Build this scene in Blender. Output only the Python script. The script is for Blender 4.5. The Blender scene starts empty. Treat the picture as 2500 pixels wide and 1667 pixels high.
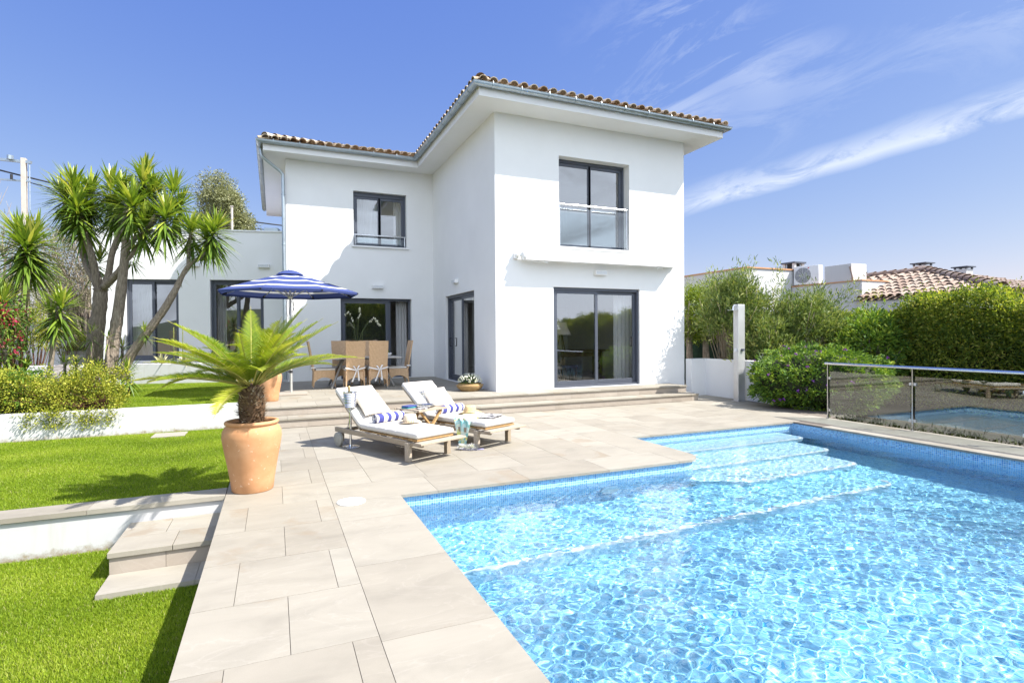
import bpy, math, random
import numpy as np
from mathutils import Vector, Matrix

S = bpy.context.scene
COL = S.collection
PI = math.pi
rng = np.random.default_rng(7)
random.seed(7)

# ------------------------------------------------------------------ camera
YAW, PITCH, ROLL = 0.406519, -0.0109318, 0.0069847
FPX, CXP, CYP, CAMZ = 1348.0, 1250.0, 833.5, 1.6
_f = Vector((math.sin(YAW)*math.cos(PITCH), math.cos(YAW)*math.cos(PITCH), math.sin(PITCH)))
_r = Vector((math.cos(YAW), -math.sin(YAW), 0.0))
_d = -_r.cross(_f)
_r2 = _r*math.cos(ROLL) + _d*math.sin(ROLL)
_d2 = -_r*math.sin(ROLL) + _d*math.cos(ROLL)
cam_data = bpy.data.cameras.new('camera')
cam = bpy.data.objects.new('camera', cam_data)
COL.objects.link(cam)
cam.matrix_world = Matrix(((_r2.x, -_d2.x, -_f.x, 0.0), (_r2.y, -_d2.y, -_f.y, 0.0), (_r2.z, -_d2.z, -_f.z, CAMZ), (0, 0, 0, 1)))
cam_data.sensor_width = 36.0
cam_data.lens = FPX/2500*36
cam_data.clip_start = 0.05
cam_data.clip_end = 3000
S.camera = cam

def at(u, v, dep):
    """world point seen at a photo pixel at a given forward depth (used to survey the place)"""
    k = dep/FPX
    p = _f*dep + _r2*((u-CXP)*k) + _d2*((v-CYP)*k)
    return Vector((p.x, p.y, p.z+CAMZ))

# ------------------------------------------------------------------ light
SUN_TO = Vector((0.69, -0.51, 1.0)).normalized()
SUN_EL = math.asin(SUN_TO.z)
SUN_AZ = math.atan2(SUN_TO.x, SUN_TO.y)
sd = bpy.data.lights.new('sun', 'SUN')
sd.energy = 2.65
sd.angle = math.radians(0.5)
sd.color = (1.0, 0.955, 0.89)
sun = bpy.data.objects.new('sun', sd)
sun.rotation_euler = SUN_TO.to_track_quat('Z', 'Y').to_euler()
COL.objects.link(sun)

S.view_settings.view_transform = 'Standard'
S.view_settings.look = 'None'
S.view_settings.exposure = 2.0
S.view_settings.gamma = 1.0
S.view_settings.use_curve_mapping = False
S.cycles.use_denoising = True
S.cycles.max_bounces = 12
S.cycles.diffuse_bounces = 4
S.cycles.glossy_bounces = 4
S.cycles.transmission_bounces = 8
S.cycles.transparent_max_bounces = 16
S.cycles.caustics_reflective = False
S.cycles.caustics_refractive = True
S.cycles.sample_clamp_indirect = 6.0

world = bpy.data.worlds.new("World")
S.world = world
world.use_nodes = True
wt = world.node_tree
wt.nodes.clear()
def wn(kind, **kw):
    n = wt.nodes.new(kind)
    for k, v in kw.items():
        setattr(n, k, v)
    return n
def wmath(op, a, b=None, clamp=False):
    n = wn('ShaderNodeMath', operation=op, use_clamp=clamp)
    for i, x in enumerate((a, b)):
        if x is None: continue
        if isinstance(x, (int, float)): n.inputs[i].default_value = x
        else: wt.links.new(x, n.inputs[i])
    return n.outputs[0]
sky = wn('ShaderNodeTexSky', sky_type='NISHITA')
sky.sun_disc = False
sky.sun_elevation = SUN_EL
sky.sun_rotation = SUN_AZ
sky.altitude = 0
sky.air_density = 1.0
sky.dust_density = 0.6
sky.ozone_density = 1.2
# a deeper, slightly violet blue than the raw sky
sep = wn('ShaderNodeSeparateColor'); wt.links.new(sky.outputs[0], sep.inputs[0])
cmb = wn('ShaderNodeCombineColor')
for i_, (k_, g_) in enumerate(((.365, 1.01), (.46, .795), (1.41, .27))):
    wt.links.new(wmath('MULTIPLY', wmath('POWER', sep.outputs[i_], g_), k_), cmb.inputs[i_])
geo = wn('ShaderNodeTexCoord')
# bright fill light added to the unseen half of the sky behind the photographer
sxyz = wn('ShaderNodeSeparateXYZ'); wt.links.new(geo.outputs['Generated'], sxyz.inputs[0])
back_fill = wmath('MULTIPLY', wmath('ADD', wmath('MULTIPLY', sxyz.outputs[1], -1.6), -.05), 1.0, True)
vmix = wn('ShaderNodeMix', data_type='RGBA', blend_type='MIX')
wt.links.new(wmath('MULTIPLY', back_fill, .85), vmix.inputs[0]); wt.links.new(cmb.outputs[0], vmix.inputs[6])
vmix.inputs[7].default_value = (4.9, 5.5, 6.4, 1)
def wdot(vec):
    n = wn('ShaderNodeVectorMath', operation='DOT_PRODUCT')
    wt.links.new(geo.outputs['Generated'], n.inputs[0])
    n.inputs[1].default_value = vec
    return n.outputs['Value']
# cirrus: one long feathered band low on the right and thin wisps above it
def direc(u, v):
    return (at(u, v, 1.0)-Vector((0, 0, CAMZ))).normalized()
d1, d2 = direc(1690, 515), direc(2490, 262)
bn = d1.cross(d2).normalized()
if bn.z < 0: bn = -bn
along = (d2-d1).normalized()
third = bn.cross(along)
comb = wn('ShaderNodeCombineXYZ')
wt.links.new(wdot(along), comb.inputs[0])
wt.links.new(wdot(bn), comb.inputs[1])
wt.links.new(wdot(third), comb.inputs[2])
def wnoise(scale, detail, rough, dist, sx, sy, rot=0.0):
    m = wn('ShaderNodeMapping')
    m.inputs['Scale'].default_value = (sx, sy, 1)
    m.inputs['Rotation'].default_value = (0, 0, rot)
    wt.links.new(comb.outputs[0], m.inputs[0])
    n = wn('ShaderNodeTexNoise')
    n.inputs['Scale'].default_value = scale
    n.inputs['Detail'].default_value = detail
    n.inputs['Roughness'].default_value = rough
    n.inputs['Distortion'].default_value = dist
    wt.links.new(m.outputs[0], n.inputs['Vector'])
    return n.outputs['Fac']
off = wnoise(3.0, 3, .5, .2, 1, 1)
dist_raw = wmath('ADD', wdot(bn), wmath('MULTIPLY', wmath('SUBTRACT', off, .5), .05))
bandw = wmath('ADD', wmath('DIVIDE', wmath('MULTIPLY', wmath('MINIMUM', dist_raw, 0.0), -1.0), .014), wmath('DIVIDE', wmath('MAXIMUM', dist_raw, 0.0), .038))
band = wmath('SUBTRACT', 1.0, bandw, True)
feather = wnoise(9.0, 7, .68, .6, 1.0, 3.0, .55)
band = wmath('MULTIPLY', band, wmath('MULTIPLY', wmath('SUBTRACT', feather, .33, True), 5.0, True))
wis = wnoise(5.0, 8, .7, .8, .8, 2.6, .35)
wis2 = wnoise(1.8, 3, .5, .0, 1, 1)
hi = wmath('MULTIPLY', wmath('SUBTRACT', wdot(bn), .03, True), 9.0, True)
hi2 = wmath('SUBTRACT', 1.0, wmath('MULTIPLY', wmath('SUBTRACT', wdot(bn), .22, True), 6.0, True), True)
wfac = wmath('MULTIPLY', wmath('MULTIPLY', wmath('SUBTRACT', wis, .47, True), 6.5, True), wmath('MULTIPLY', hi, hi2))
wfac = wmath('MULTIPLY', wfac, wmath('MULTIPLY', wmath('SUBTRACT', wis2, .36, True), 5.0, True))
side = wmath('MULTIPLY', wmath('SUBTRACT', wdot(along), float(d1.dot(along))-.12, True), 6.0, True)
clouds = wmath('MULTIPLY', wmath('MULTIPLY', wmath('ADD', band, wfac, True), side), .78)
mixc = wn('ShaderNodeMix', data_type='RGBA', blend_type='MIX')
wt.links.new(clouds, mixc.inputs[0])
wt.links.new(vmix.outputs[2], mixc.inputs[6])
mixc.inputs[7].default_value = (2.3, 2.5, 2.85, 1)
bg = wn('ShaderNodeBackground')
bg.inputs['Strength'].default_value = 0.10
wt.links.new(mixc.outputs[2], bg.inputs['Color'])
wo = wn('ShaderNodeOutputWorld')
wt.links.new(bg.outputs[0], wo.inputs['Surface'])

# ------------------------------------------------------------------ helpers
class MB:
    """collects faces, builds ONE mesh"""
    def __init__(s):
        s.v = []; s.f = []; s.r = []; s.m = []
    def add(s, verts, faces, rnd=None, mi=0):
        o = len(s.v)
        s.v.extend([tuple(p) for p in verts])
        if rnd is None: rnd = random.random()
        for f in faces:
            s.f.append([i+o for i in f]); s.r.append(rnd); s.m.append(mi)
    def box(s, x0, x1, y0, y1, z0, z1, rnd=None, mi=0, fn=None):
        if x0 > x1: x0, x1 = x1, x0
        if y0 > y1: y0, y1 = y1, y0
        if z0 > z1: z0, z1 = z1, z0
        vs = [(x0,y0,z0),(x1,y0,z0),(x1,y1,z0),(x0,y1,z0),(x0,y0,z1),(x1,y0,z1),(x1,y1,z1),(x0,y1,z1)]
        if fn: vs = [fn(p) for p in vs]
        s.add(vs, [(0,3,2,1),(4,5,6,7),(0,1,5,4),(1,2,6,5),(2,3,7,6),(3,0,4,7)], rnd, mi)
    def bar(s, a, b, w, h, up=(0,0,1), rnd=None, mi=0):
        a = Vector(a); b = Vector(b); t = (b-a).normalized(); u = Vector(up)
        x = t.cross(u)
        if x.length < 1e-4: x = t.cross(Vector((1,0,0)))
        x.normalize(); u = x.cross(t)
        vs = []
        for p in (a, b):
            for sx, su in ((-1,-1),(1,-1),(1,1),(-1,1)):
                vs.append(p + x*(sx*w/2) + u*(su*h/2))
        s.add(vs, [(0,3,2,1),(4,5,6,7),(0,1,5,4),(1,2,6,5),(2,3,7,6),(3,0,4,7)], rnd, mi)
    def tube(s, pts, rad, n=8, rnd=None, mi=0, cap=True):
        pts = [Vector(p) for p in pts]
        if not hasattr(rad, '__len__'): rad = [rad]*len(pts)
        vs = []; fs = []
        prev = None
        for i, p in enumerate(pts):
            t = (pts[min(i+1, len(pts)-1)] - pts[max(i-1, 0)]).normalized()
            if prev is None:
                x = t.cross(Vector((0,0,1)))
                if x.length < 1e-3: x = t.cross(Vector((1,0,0)))
            else:
                x = prev - t*prev.dot(t)
            x.normalize(); prev = x
            y = t.cross(x)
            for k in range(n):
                a = 2*PI*k/n
                vs.append(p + (x*math.cos(a)+y*math.sin(a))*rad[i])
        for i in range(len(pts)-1):
            for k in range(n):
                k2 = (k+1) % n
                fs.append((i*n+k, i*n+k2, (i+1)*n+k2, (i+1)*n+k))
        if cap:
            fs.append(tuple(reversed(range(n)))); fs.append(tuple(range((len(pts)-1)*n, len(pts)*n)))
        s.add(vs, fs, rnd, mi)
    def lathe(s, prof, cx=0, cy=0, z=0, n=32, rnd=None, mi=0, fn=None, closed=True):
        vs = []; fs = []
        for r, h in prof:
            for k in range(n):
                a = 2*PI*k/n
                p = (cx+r*math.cos(a), cy+r*math.sin(a), z+h)
                vs.append(fn(p) if fn else p)
        for i in range(len(prof)-1):
            for k in range(n):
                k2 = (k+1) % n
                fs.append((i*n+k, i*n+k2, (i+1)*n+k2, (i+1)*n+k))
        if closed:
            fs.append(tuple(reversed(range(n)))); fs.append(tuple(range((len(prof)-1)*n, len(prof)*n)))
        s.add(vs, fs, rnd, mi)
    def prism(s, poly, z0, z1, rnd=None, mi=0, fn=None):
        n = len(poly)
        vs = [(x, y, z0) for x, y in poly] + [(x, y, z1) for x, y in poly]
        if fn: vs = [fn(p) for p in vs]
        fs = [tuple(reversed(range(n))), tuple(range(n, 2*n))]
        for k in range(n):
            k2 = (k+1) % n
            fs.append((k, k2, n+k2, n+k))
        s.add(vs, fs, rnd, mi)
    def grid(s, nu, nv, fn, rnd=None, mi=0, closed_u=False):
        vs = [fn(i/(nu-1) if not closed_u else i/nu, j/(nv-1)) for i in range(nu) for j in range(nv)]
        fs = []
        for i in range(nu if closed_u else nu-1):
            i2 = (i+1) % nu
            for j in range(nv-1):
                fs.append((i*nv+j, i2*nv+j, i2*nv+j+1, i*nv+j+1))
        s.add(vs, fs, rnd, mi)
    def build(s, name, mats, parent=None, smooth=False, bevel=0.0, loc=None, seg=2):
        me = bpy.data.meshes.new(name)
        me.from_pydata(s.v, [], s.f)
        if not isinstance(mats, (list, tuple)): mats = [mats]
        for m in mats: me.materials.append(m)
        at_ = me.attributes.new('rnd', 'FLOAT', 'FACE')
        at_.data.foreach_set('value', s.r)
        if len(mats) > 1: me.polygons.foreach_set('material_index', s.m)
        if smooth is True:
            me.polygons.foreach_set('use_smooth', [True]*len(s.f))
        me.update()
        o = bpy.data.objects.new(name, me)
        COL.objects.link(o)
        if parent: o.parent = parent
        if loc: o.location = loc
        if smooth == 'auto':
            me.polygons.foreach_set('use_smooth', [True]*len(s.f))
            sharp_by_angle(me, 0.6)
        if bevel:
            b = o.modifiers.new('bevel', 'BEVEL'); b.width = bevel; b.segments = seg; b.limit_method = 'ANGLE'; b.angle_limit = .6
        return o

def sharp_by_angle(me, ang):
    try: me.set_sharp_from_angle(angle=ang)
    except Exception: pass

def np_mesh(name, V, Q, rnd, mat, parent=None, smooth=False, mi=None):
    """fast mesh from numpy arrays: V (n,3), Q (m,4)"""
    me = bpy.data.meshes.new(name)
    V = np.ascontiguousarray(V, dtype=np.float32); Q = np.ascontiguousarray(Q, dtype=np.int32)
    k = Q.shape[1]
    me.vertices.add(len(V)); me.vertices.foreach_set('co', V.ravel())
    me.loops.add(Q.size); me.loops.foreach_set('vertex_index', Q.ravel())
    me.polygons.add(len(Q)); me.polygons.foreach_set('loop_start', np.arange(0, Q.size, k, dtype=np.int32))
    me.update(calc_edges=True)
    a = me.attributes.new('rnd', 'FLOAT', 'FACE'); a.data.foreach_set('value', np.ascontiguousarray(rnd, dtype=np.float32))
    mats = mat if isinstance(mat, (list, tuple)) else [mat]
    for m in mats: me.materials.append(m)
    if mi is not None: me.polygons.foreach_set('material_index', np.ascontiguousarray(mi, dtype=np.int32))
    if smooth: me.polygons.foreach_set('use_smooth', np.ones(len(Q), dtype=bool))
    me.validate()
    o = bpy.data.objects.new(name, me); COL.objects.link(o)
    if parent: o.parent = parent
    return o

def thing(name, label, cat, loc=(0, 0, 0), rz=0.0, group=None):
    o = bpy.data.objects.new(name, None)
    o.empty_display_size = .1
    COL.objects.link(o)
    o.location = loc; o.rotation_euler = (0, 0, rz)
    o['label'] = label; o['category'] = cat
    if group: o['group'] = group
    return o
def tag(o, label, cat, group=None):
    o['label'] = label; o['category'] = cat
    if group: o['group'] = group
    return o
def struct(o, kind='structure'):
    o['kind'] = kind
    return o
def copy_tree(o, parent=None):
    c = o.copy(); COL.objects.link(c)
    if parent is not None: c.parent = parent
    for ch in list(o.children): copy_tree(ch, c)
    return c

# ------------------------------------------------------------------ materials
class NT:
    def __init__(s, name):
        s.m = bpy.data.materials.new(name); s.m.use_nodes = True
        s.t = s.m.node_tree; s.t.nodes.clear()
        s.out = s.t.nodes.new('ShaderNodeOutputMaterial')
    def n(s, kind, **kw):
        x = s.t.nodes.new(kind)
        for k, v in kw.items(): setattr(x, k, v)
        return x
    def put(s, sock, v):
        if isinstance(v, bpy.types.NodeSocket): s.t.links.new(v, sock)
        elif isinstance(v, tuple) and len(v) == 3 and sock.type == 'RGBA': sock.default_value = (*v, 1)
        else: sock.default_value = v
    def math(s, op, a, b=None, clamp=False):
        x = s.n('ShaderNodeMath', operation=op, use_clamp=clamp)
        s.put(x.inputs[0], a)
        if b is not None: s.put(x.inputs[1], b)
        return x.outputs[0]
    def mix(s, fac, a, b, blend='MIX'):
        x = s.n('ShaderNodeMix', data_type='RGBA', blend_type=blend)
        s.put(x.inputs[0], fac); s.put(x.inputs[6], a); s.put(x.inputs[7], b)
        return x.outputs[2]
    def attr(s, name='rnd'):
        return s.n('ShaderNodeAttribute', attribute_name=name).outputs['Fac']
    def pos(s): return s.n('ShaderNodeNewGeometry').outputs['Position']
    def obj(s): return s.n('ShaderNodeTexCoord').outputs['Object']
    def mapping(s, vec, scale=(1,1,1), loc=(0,0,0), rot=(0,0,0)):
        x = s.n('ShaderNodeMapping'); s.put(x.inputs[0], vec)
        x.inputs['Scale'].default_value = scale; s.put(x.inputs['Location'], loc); x.inputs['Rotation'].default_value = rot
        return x.outputs[0]
    def noise(s, vec, scale, detail=3, rough=.5, dist=0.0, col=False):
        x = s.n('ShaderNodeTexNoise'); s.put(x.inputs['Vector'], vec)
        x.inputs['Scale'].default_value = scale; x.inputs['Detail'].default_value = detail
        x.inputs['Roughness'].default_value = rough; x.inputs['Distortion'].default_value = dist
        return x.outputs['Color' if col else 'Fac']
    def ramp(s, fac, stops):
        x = s.n('ShaderNodeValToRGB'); s.put(x.inputs[0], fac)
        cr = x.color_ramp
        while len(cr.elements) < len(stops): cr.elements.new(.5)
        for e, (p, c) in zip(cr.elements, stops):
            e.position = p; e.color = (*c, 1) if len(c) == 3 else c
        return x.outputs[0]
    def bump(s, h, strength=.3, dist=.01):
        x = s.n('ShaderNodeBump'); s.put(x.inputs['Height'], h)
        x.inputs['Strength'].default_value = strength; x.inputs['Distance'].default_value = dist
        return x.outputs[0]
    def bsdf(s, col, rough=.6, metal=0.0, normal=None, spec=.4, **kw):
        x = s.n('ShaderNodeBsdfPrincipled')
        s.put(x.inputs['Base Color'], col); s.put(x.inputs['Roughness'], rough); s.put(x.inputs['Metallic'], metal)
        x.inputs['Specular IOR Level'].default_value = spec
        if normal is not None: s.put(x.inputs['Normal'], normal)
        for k, v in kw.items(): s.put(x.inputs[k], v)
        return x.outputs[0]
    def done(s, sh):
        s.t.links.new(sh, s.out.inputs['Surface']); return s.m

def c3(c, k): return tuple(max(0, min(1, x*k)) for x in c)

def simple(name, col, rough=.6, metal=0.0, var=.12, scale=6.0, bump=0.0, bscale=60.0, rv=0.0, spec=.4, coords='obj', bdist=.004):
    """plain surface: noise variation, optional fine bump, optional variation per face"""
    t = NT(name); vec = t.obj() if coords == 'obj' else t.pos()
    nz = t.noise(vec, scale, 5, .6)
    c = t.ramp(nz, [(.25, c3(col, 1-var)), (.75, c3(col, 1+var))])
    if rv:
        c = t.mix(1.0, c, t.ramp(t.attr(), [(0, (1-rv,)*3), (1, (1, 1, 1))]), 'MULTIPLY')
    nm = None
    if bump: nm = t.bump(t.noise(vec, bscale, 4, .6), bump, bdist)
    r = t.math('ADD', t.math('MULTIPLY', nz, .2), rough-.1)
    return t.done(t.bsdf(c, r, metal, nm, spec))

def leafmat(name, stops, rough=.45, trans=.35, spec=.35, noise=None):
    t = NT(name)
    f = t.attr()
    c = t.ramp(f, stops)
    if noise:
        c = t.mix(noise[1], c, t.ramp(t.noise(t.pos(), noise[0], 3), [(.3, (.35, .35, .3)), (.7, (1, 1, 1))]), 'MULTIPLY')
    a = t.bsdf(c, rough, 0, None, spec)
    tr = t.n('ShaderNodeBsdfTranslucent'); t.put(tr.inputs[0], t.mix(1.0, c, (1.0, 1.0, .45), 'MULTIPLY'))
    mx = t.n('ShaderNodeMixShader'); mx.inputs[0].default_value = trans
    t.t.links.new(a, mx.inputs[1]); t.t.links.new(tr.outputs[0], mx.inputs[2])
    return t.done(mx.outputs[0])

def glassmat(name, tint=(.93, .95, .95), boost=1.9, base=.05, rough=0.0):
    t = NT(name)
    tr = t.n('ShaderNodeBsdfTransparent'); t.put(tr.inputs[0], tint)
    gl = t.n('ShaderNodeBsdfGlossy'); gl.inputs['Roughness'].default_value = rough; t.put(gl.inputs['Color'], (1, 1, 1))
    fr = t.n('ShaderNodeFresnel'); bf_ = t.n('ShaderNodeNewGeometry').outputs['Backfacing']; t.put(fr.inputs['IOR'], t.math('SUBTRACT', 1.5, t.math('MULTIPLY', bf_, .83333)))
    fac = t.math('ADD', t.math('MULTIPLY', fr.outputs[0], boost), base, True)
    mx = t.n('ShaderNodeMixShader'); t.put(mx.inputs[0], fac)
    t.t.links.new(tr.outputs[0], mx.inputs[1]); t.t.links.new(gl.outputs[0], mx.inputs[2])
    return t.done(mx.outputs[0])

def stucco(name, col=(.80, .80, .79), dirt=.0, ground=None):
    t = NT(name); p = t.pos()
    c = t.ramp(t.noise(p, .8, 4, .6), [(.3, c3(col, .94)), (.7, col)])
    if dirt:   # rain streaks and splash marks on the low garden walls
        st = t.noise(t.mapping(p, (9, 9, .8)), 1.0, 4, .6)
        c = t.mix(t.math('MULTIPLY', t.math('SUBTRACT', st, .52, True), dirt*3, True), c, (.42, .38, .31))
    if ground is not None:   # earth splashed up from the lawn
        sp_ = t.n('ShaderNodeSeparateXYZ'); t.put(sp_.inputs[0], p)
        hh = t.math('DIVIDE', t.math('SUBTRACT', sp_.outputs[2], ground), .13)
        sm = t.math('SUBTRACT', t.math('ADD', t.noise(p, 16, 5, .7), .12), t.math('MULTIPLY', hh, .55))
        c = t.mix(t.math('MULTIPLY', t.math('SUBTRACT', sm, .38, True), 3.0, True), c, (.27, .225, .15))
    h = t.math('ADD', t.noise(p, 160, 3, .6), t.math('MULTIPLY', t.noise(p, 3.5, 3, .5), 2.0))
    return t.done(t.bsdf(c, .92, 0, t.bump(h, .22, .004), .2))

def stone_mat(name, base=(.325, .302, .252), dark=.82, stain=.35):
    t = NT(name); p = t.pos(); r = t.attr()
    shift = t.n('ShaderNodeCombineXYZ'); t.put(shift.inputs[0], t.math('MULTIPLY', r, 37.0)); t.put(shift.inputs[1], t.math('MULTIPLY', r, 91.0))
    v = t.n('ShaderNodeVectorMath', operation='ADD'); t.put(v.inputs[0], p); t.put(v.inputs[1], shift.outputs[0]); q = v.outputs[0]
    cl = t.noise(t.mapping(q, (1.0, 2.2, 1), rot=(0, 0, .4)), 1.6, 6, .62, .6)
    c = t.ramp(cl, [(.25, c3(base, dark)), (.5, base), (.75, c3(base, 1.10))])
    # pale veins
    vn = t.noise(t.mapping(q, (1, 2.6, 1), rot=(0, 0, .7)), 1.1, 5, .55, 1.5)
    vein = t.math('SUBTRACT', 1.0, t.math('MULTIPLY', t.math('ABSOLUTE', t.math('SUBTRACT', vn, .5)), 60.0), True)
    c = t.mix(t.math('MULTIPLY', vein, .08), c, (.62, .58, .53))
    # tone of the single slab
    c = t.mix(1.0, c, t.ramp(r, [(0, (.86, .84, .82)), (.5, (.96, .95, .94)), (1, (1.04, 1.04, 1.04))]), 'MULTIPLY')
    # damp, ochre stains
    sn = t.noise(q, 1.15, 5, .6, .5)
    c = t.mix(t.math('MINIMUM', t.math('MULTIPLY', t.math('SUBTRACT', sn, .59, True), stain*26, True), .62), c, c3(base, .74) if False else (.265, .215, .155))
    fine = t.noise(p, 210, 3, .6)
    c = t.mix(.18, c, t.ramp(fine, [(.3, (.55, .5, .45)), (.7, (1, 1, 1))]), 'MULTIPLY')
    rr = t.math('ADD', t.math('MULTIPLY', cl, .25), .50)
    return t.done(t.bsdf(c, rr, 0, t.bump(t.math('ADD', fine, cl), .12, .003), .3))

def mosaic_mat(name, size=.025, light=(.20, .46, .72), darkc=(.05, .22, .58), grout=(.50, .62, .70), mixw=1.0):
    t = NT(name); g = t.n('ShaderNodeNewGeometry')
    sp = t.n('ShaderNodeSeparateXYZ'); t.put(sp.inputs[0], g.outputs['Position'])
    sn = t.n('ShaderNodeSeparateXYZ'); t.put(sn.inputs[0], g.outputs['True Normal'])
    ax = t.math('GREATER_THAN', t.math('ABSOLUTE', sn.outputs[0]), .6)
    az = t.math('GREATER_THAN', t.math('ABSOLUTE', sn.outputs[2]), .6)
    def sel(f, a, b): return t.math('ADD', t.math('MULTIPLY', f, b), t.math('MULTIPLY', t.math('SUBTRACT', 1.0, f), a))
    u = sel(ax, sp.outputs[0], sp.outputs[1]); w = sel(az, sp.outputs[2], sp.outputs[1])
    u = t.math('DIVIDE', u, size); w = t.math('DIVIDE', w, size)
    cu, cw = t.math('FLOOR', u), t.math('FLOOR', w)
    cell = t.n('ShaderNodeCombineXYZ'); t.put(cell.inputs[0], cu); t.put(cell.inputs[1], cw); t.put(cell.inputs[2], ax)
    wnz = t.n('ShaderNodeTexWhiteNoise', noise_dimensions='3D'); t.put(wnz.inputs['Vector'], cell.outputs[0])
    c = t.ramp(wnz.outputs['Value'], [(0, darkc), (.30, c3(light, .78)), (.6, light), (1, c3(light, 1.15))])
    fu, fw = t.math('FRACT', u), t.math('FRACT', w)
    e = .09
    gm = t.math('MAXIMUM', t.math('MAXIMUM', t.math('LESS_THAN', fu, e), t.math('GREATER_THAN', fu, 1-e)), t.math('MAXIMUM', t.math('LESS_THAN', fw, e), t.math('GREATER_THAN', fw, 1-e)))
    c = t.mix(gm, c, grout)
    return t.done(t.bsdf(c, t.math('ADD', t.math('MULTIPLY', gm, .4), .18), 0, None, .5))

def wood_mat(name, base=(.42, .36, .29), ang=0, rv=.35):
    t = NT(name); v = t.obj()
    g = t.noise(t.mapping(v, (40, 2.2, 40)), 2.0, 5, .65, .4)
    c = t.ramp(g, [(.3, c3(base, .72)), (.6, base), (.8, c3(base, 1.15))])
    c = t.mix(1.0, c, t.ramp(t.attr(), [(0, (1-rv, 1-rv*1.15, 1-rv*1.4)), (1, (1, 1, 1))]), 'MULTIPLY')
    return t.done(t.bsdf(c, .75, 0, t.bump(g, .25, .003), .25))

def wicker_mat(name):
    t = NT(name); v = t.obj()
    sp = t.n('ShaderNodeSeparateXYZ'); t.put(sp.inputs[0], v)
    def wave(a, k): return t.math('ABSOLUTE', t.math('SINE', t.math('MULTIPLY', a, k)))
    xy = t.math('ADD', sp.outputs[0], sp.outputs[1])
    strands = wave(xy, PI/.030); weave = wave(t.math('ADD', sp.outputs[2], t.math('MULTIPLY', t.math('FLOOR', t.math('DIVIDE', xy, .030)), .006)), PI/.012)
    h = t.math('ADD', t.math('MULTIPLY', strands, .8), t.math('MULTIPLY', weave, .5))
    c = t.ramp(h, [(.15, (.26, .145, .075)), (.55, (.58, .37, .21)), (1.0, (.70, .49, .30))])
    c = t.mix(.5, c, t.ramp(t.noise(v, 25, 4), [(.3, (.72, .68, .62)), (.7, (1, 1, 1))]), 'MULTIPLY')
    return t.done(t.bsdf(c, .55, 0, t.bump(h, .5, .004), .35))

MAT = {}
MAT['stucco'] = stucco('white_render')
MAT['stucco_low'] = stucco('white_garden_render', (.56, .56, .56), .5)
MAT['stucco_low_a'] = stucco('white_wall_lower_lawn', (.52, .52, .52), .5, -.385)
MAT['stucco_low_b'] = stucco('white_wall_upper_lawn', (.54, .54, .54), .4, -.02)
MAT['soffit'] = stucco('white_soffit', (.80, .80, .80))
MAT['stone'] = stone_mat('limestone')
MAT['stone_step'] = stone_mat('limestone_riser', (.37, .325, .275), .85, .1)
MAT['grout'] = simple('grout', (.17, .145, .12), .9, scale=30)
MAT['mosaic'] = mosaic_mat('pool_mosaic')
MAT['mosaic_floor'] = mosaic_mat('pool_mosaic_floor', .025, (.25, .63, .85), (.07, .42, .79), (.38, .72, .88))
MAT['mosaic_step'] = mosaic_mat('pool_mosaic_step', .025, (.42, .70, .86), (.24, .56, .83), (.54, .78, .88))
MAT['white_trim'] = simple('white_step_trim', (.66, .80, .86), .4, scale=20)
MAT['frame'] = simple('anthracite_aluminium', (.075, .085, .11), .42, .15, .06, 3, spec=.5)
MAT['glass'] = glassmat('window_glass', (.90, .93, .94), 2.7, .13)
MAT['rail_glass'] = glassmat('railing_glass', (.86, .93, .95), 1.5, .04)
MAT['fence_glass'] = glassmat('fence_glass', (.86, .89, .87), 1.2, .05)
MAT['steel'] = simple('polished_steel', (.72, .73, .75), .20, 1.0, .04, 4)
MAT['steel_brushed'] = simple('brushed_steel', (.62, .62, .63), .34, 1.0, .05, 4)
MAT['zinc'] = simple('zinc', (.40, .46, .50), .42, .85, .16, 5)
MAT['white_paint'] = simple('white_paint', (.80, .80, .79), .45, 0, .04)
MAT['white_plastic'] = simple('white_plastic', (.74, .75, .76), .4, 0, .04)
MAT['interior'] = simple('interior_plaster', (.62, .60, .57), .9, 0, .04)
MAT['interior_floor'] = simple('interior_floor', (.42, .37, .31), .35, 0, .1)
MAT['terracotta'] = None
MAT['white_fabric'] = simple('cream_canvas', (.66, .63, .58), .9, 0, .05, 4, .25, 220)
MAT['linen'] = simple('linen', (.52, .475, .41), .95, 0, .08, 6, .4, 180)
MAT['teak'] = wood_mat('weathered_teak', (.45, .385, .305))
MAT['teak_warm'] = wood_mat('honey_teak', (.52, .33, .15))
MAT['wicker'] = wicker_mat('wicker')
MAT['grey_paint'] = simple('grey_tube', (.33, .32, .30), .4, .3, .08)
MAT['black'] = simple('black_rubber', (.02, .02, .022), .6)
MAT['soil'] = simple('soil', (.085, .06, .042), .95, 0, .3, 14, .8, 40, bdist=.02)
MAT['bed'] = simple('dark_bed', (.040, .036, .026), .95, 0, .3, 2.0)
MAT['bark'] = None
# ------------------------------------------------------------------ ground, deck, terrace, pool
PX0, PX1, PY0, PY1 = 1.155, 8.60, -2.6, 7.18      # pool
NX, NY = 5.12, 5.55                                # the peninsula left of the pool stairs
WATER_Z = -0.14

g = MB()
for (x0, x1, y0, y1) in ((-400, 400, 40, 700), (-400, 400, -300, -3.2), (-400, -.5, -3.2, 40), (9.6, 400, -3.2, 40), (-.5, 9.6, 10.9, 40)):
    g.add([(x0, y0, -.62), (x1, y0, -.62), (x1, y1, -.62), (x0, y1, -.62)], [(0, 1, 2, 3)])
MAT['ground'] = simple('dry_earth', (.16, .13, .08), .95, 0, .35, .6, .5, 8, bdist=.05)
struct(g.build('ground', MAT['ground']))

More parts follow.
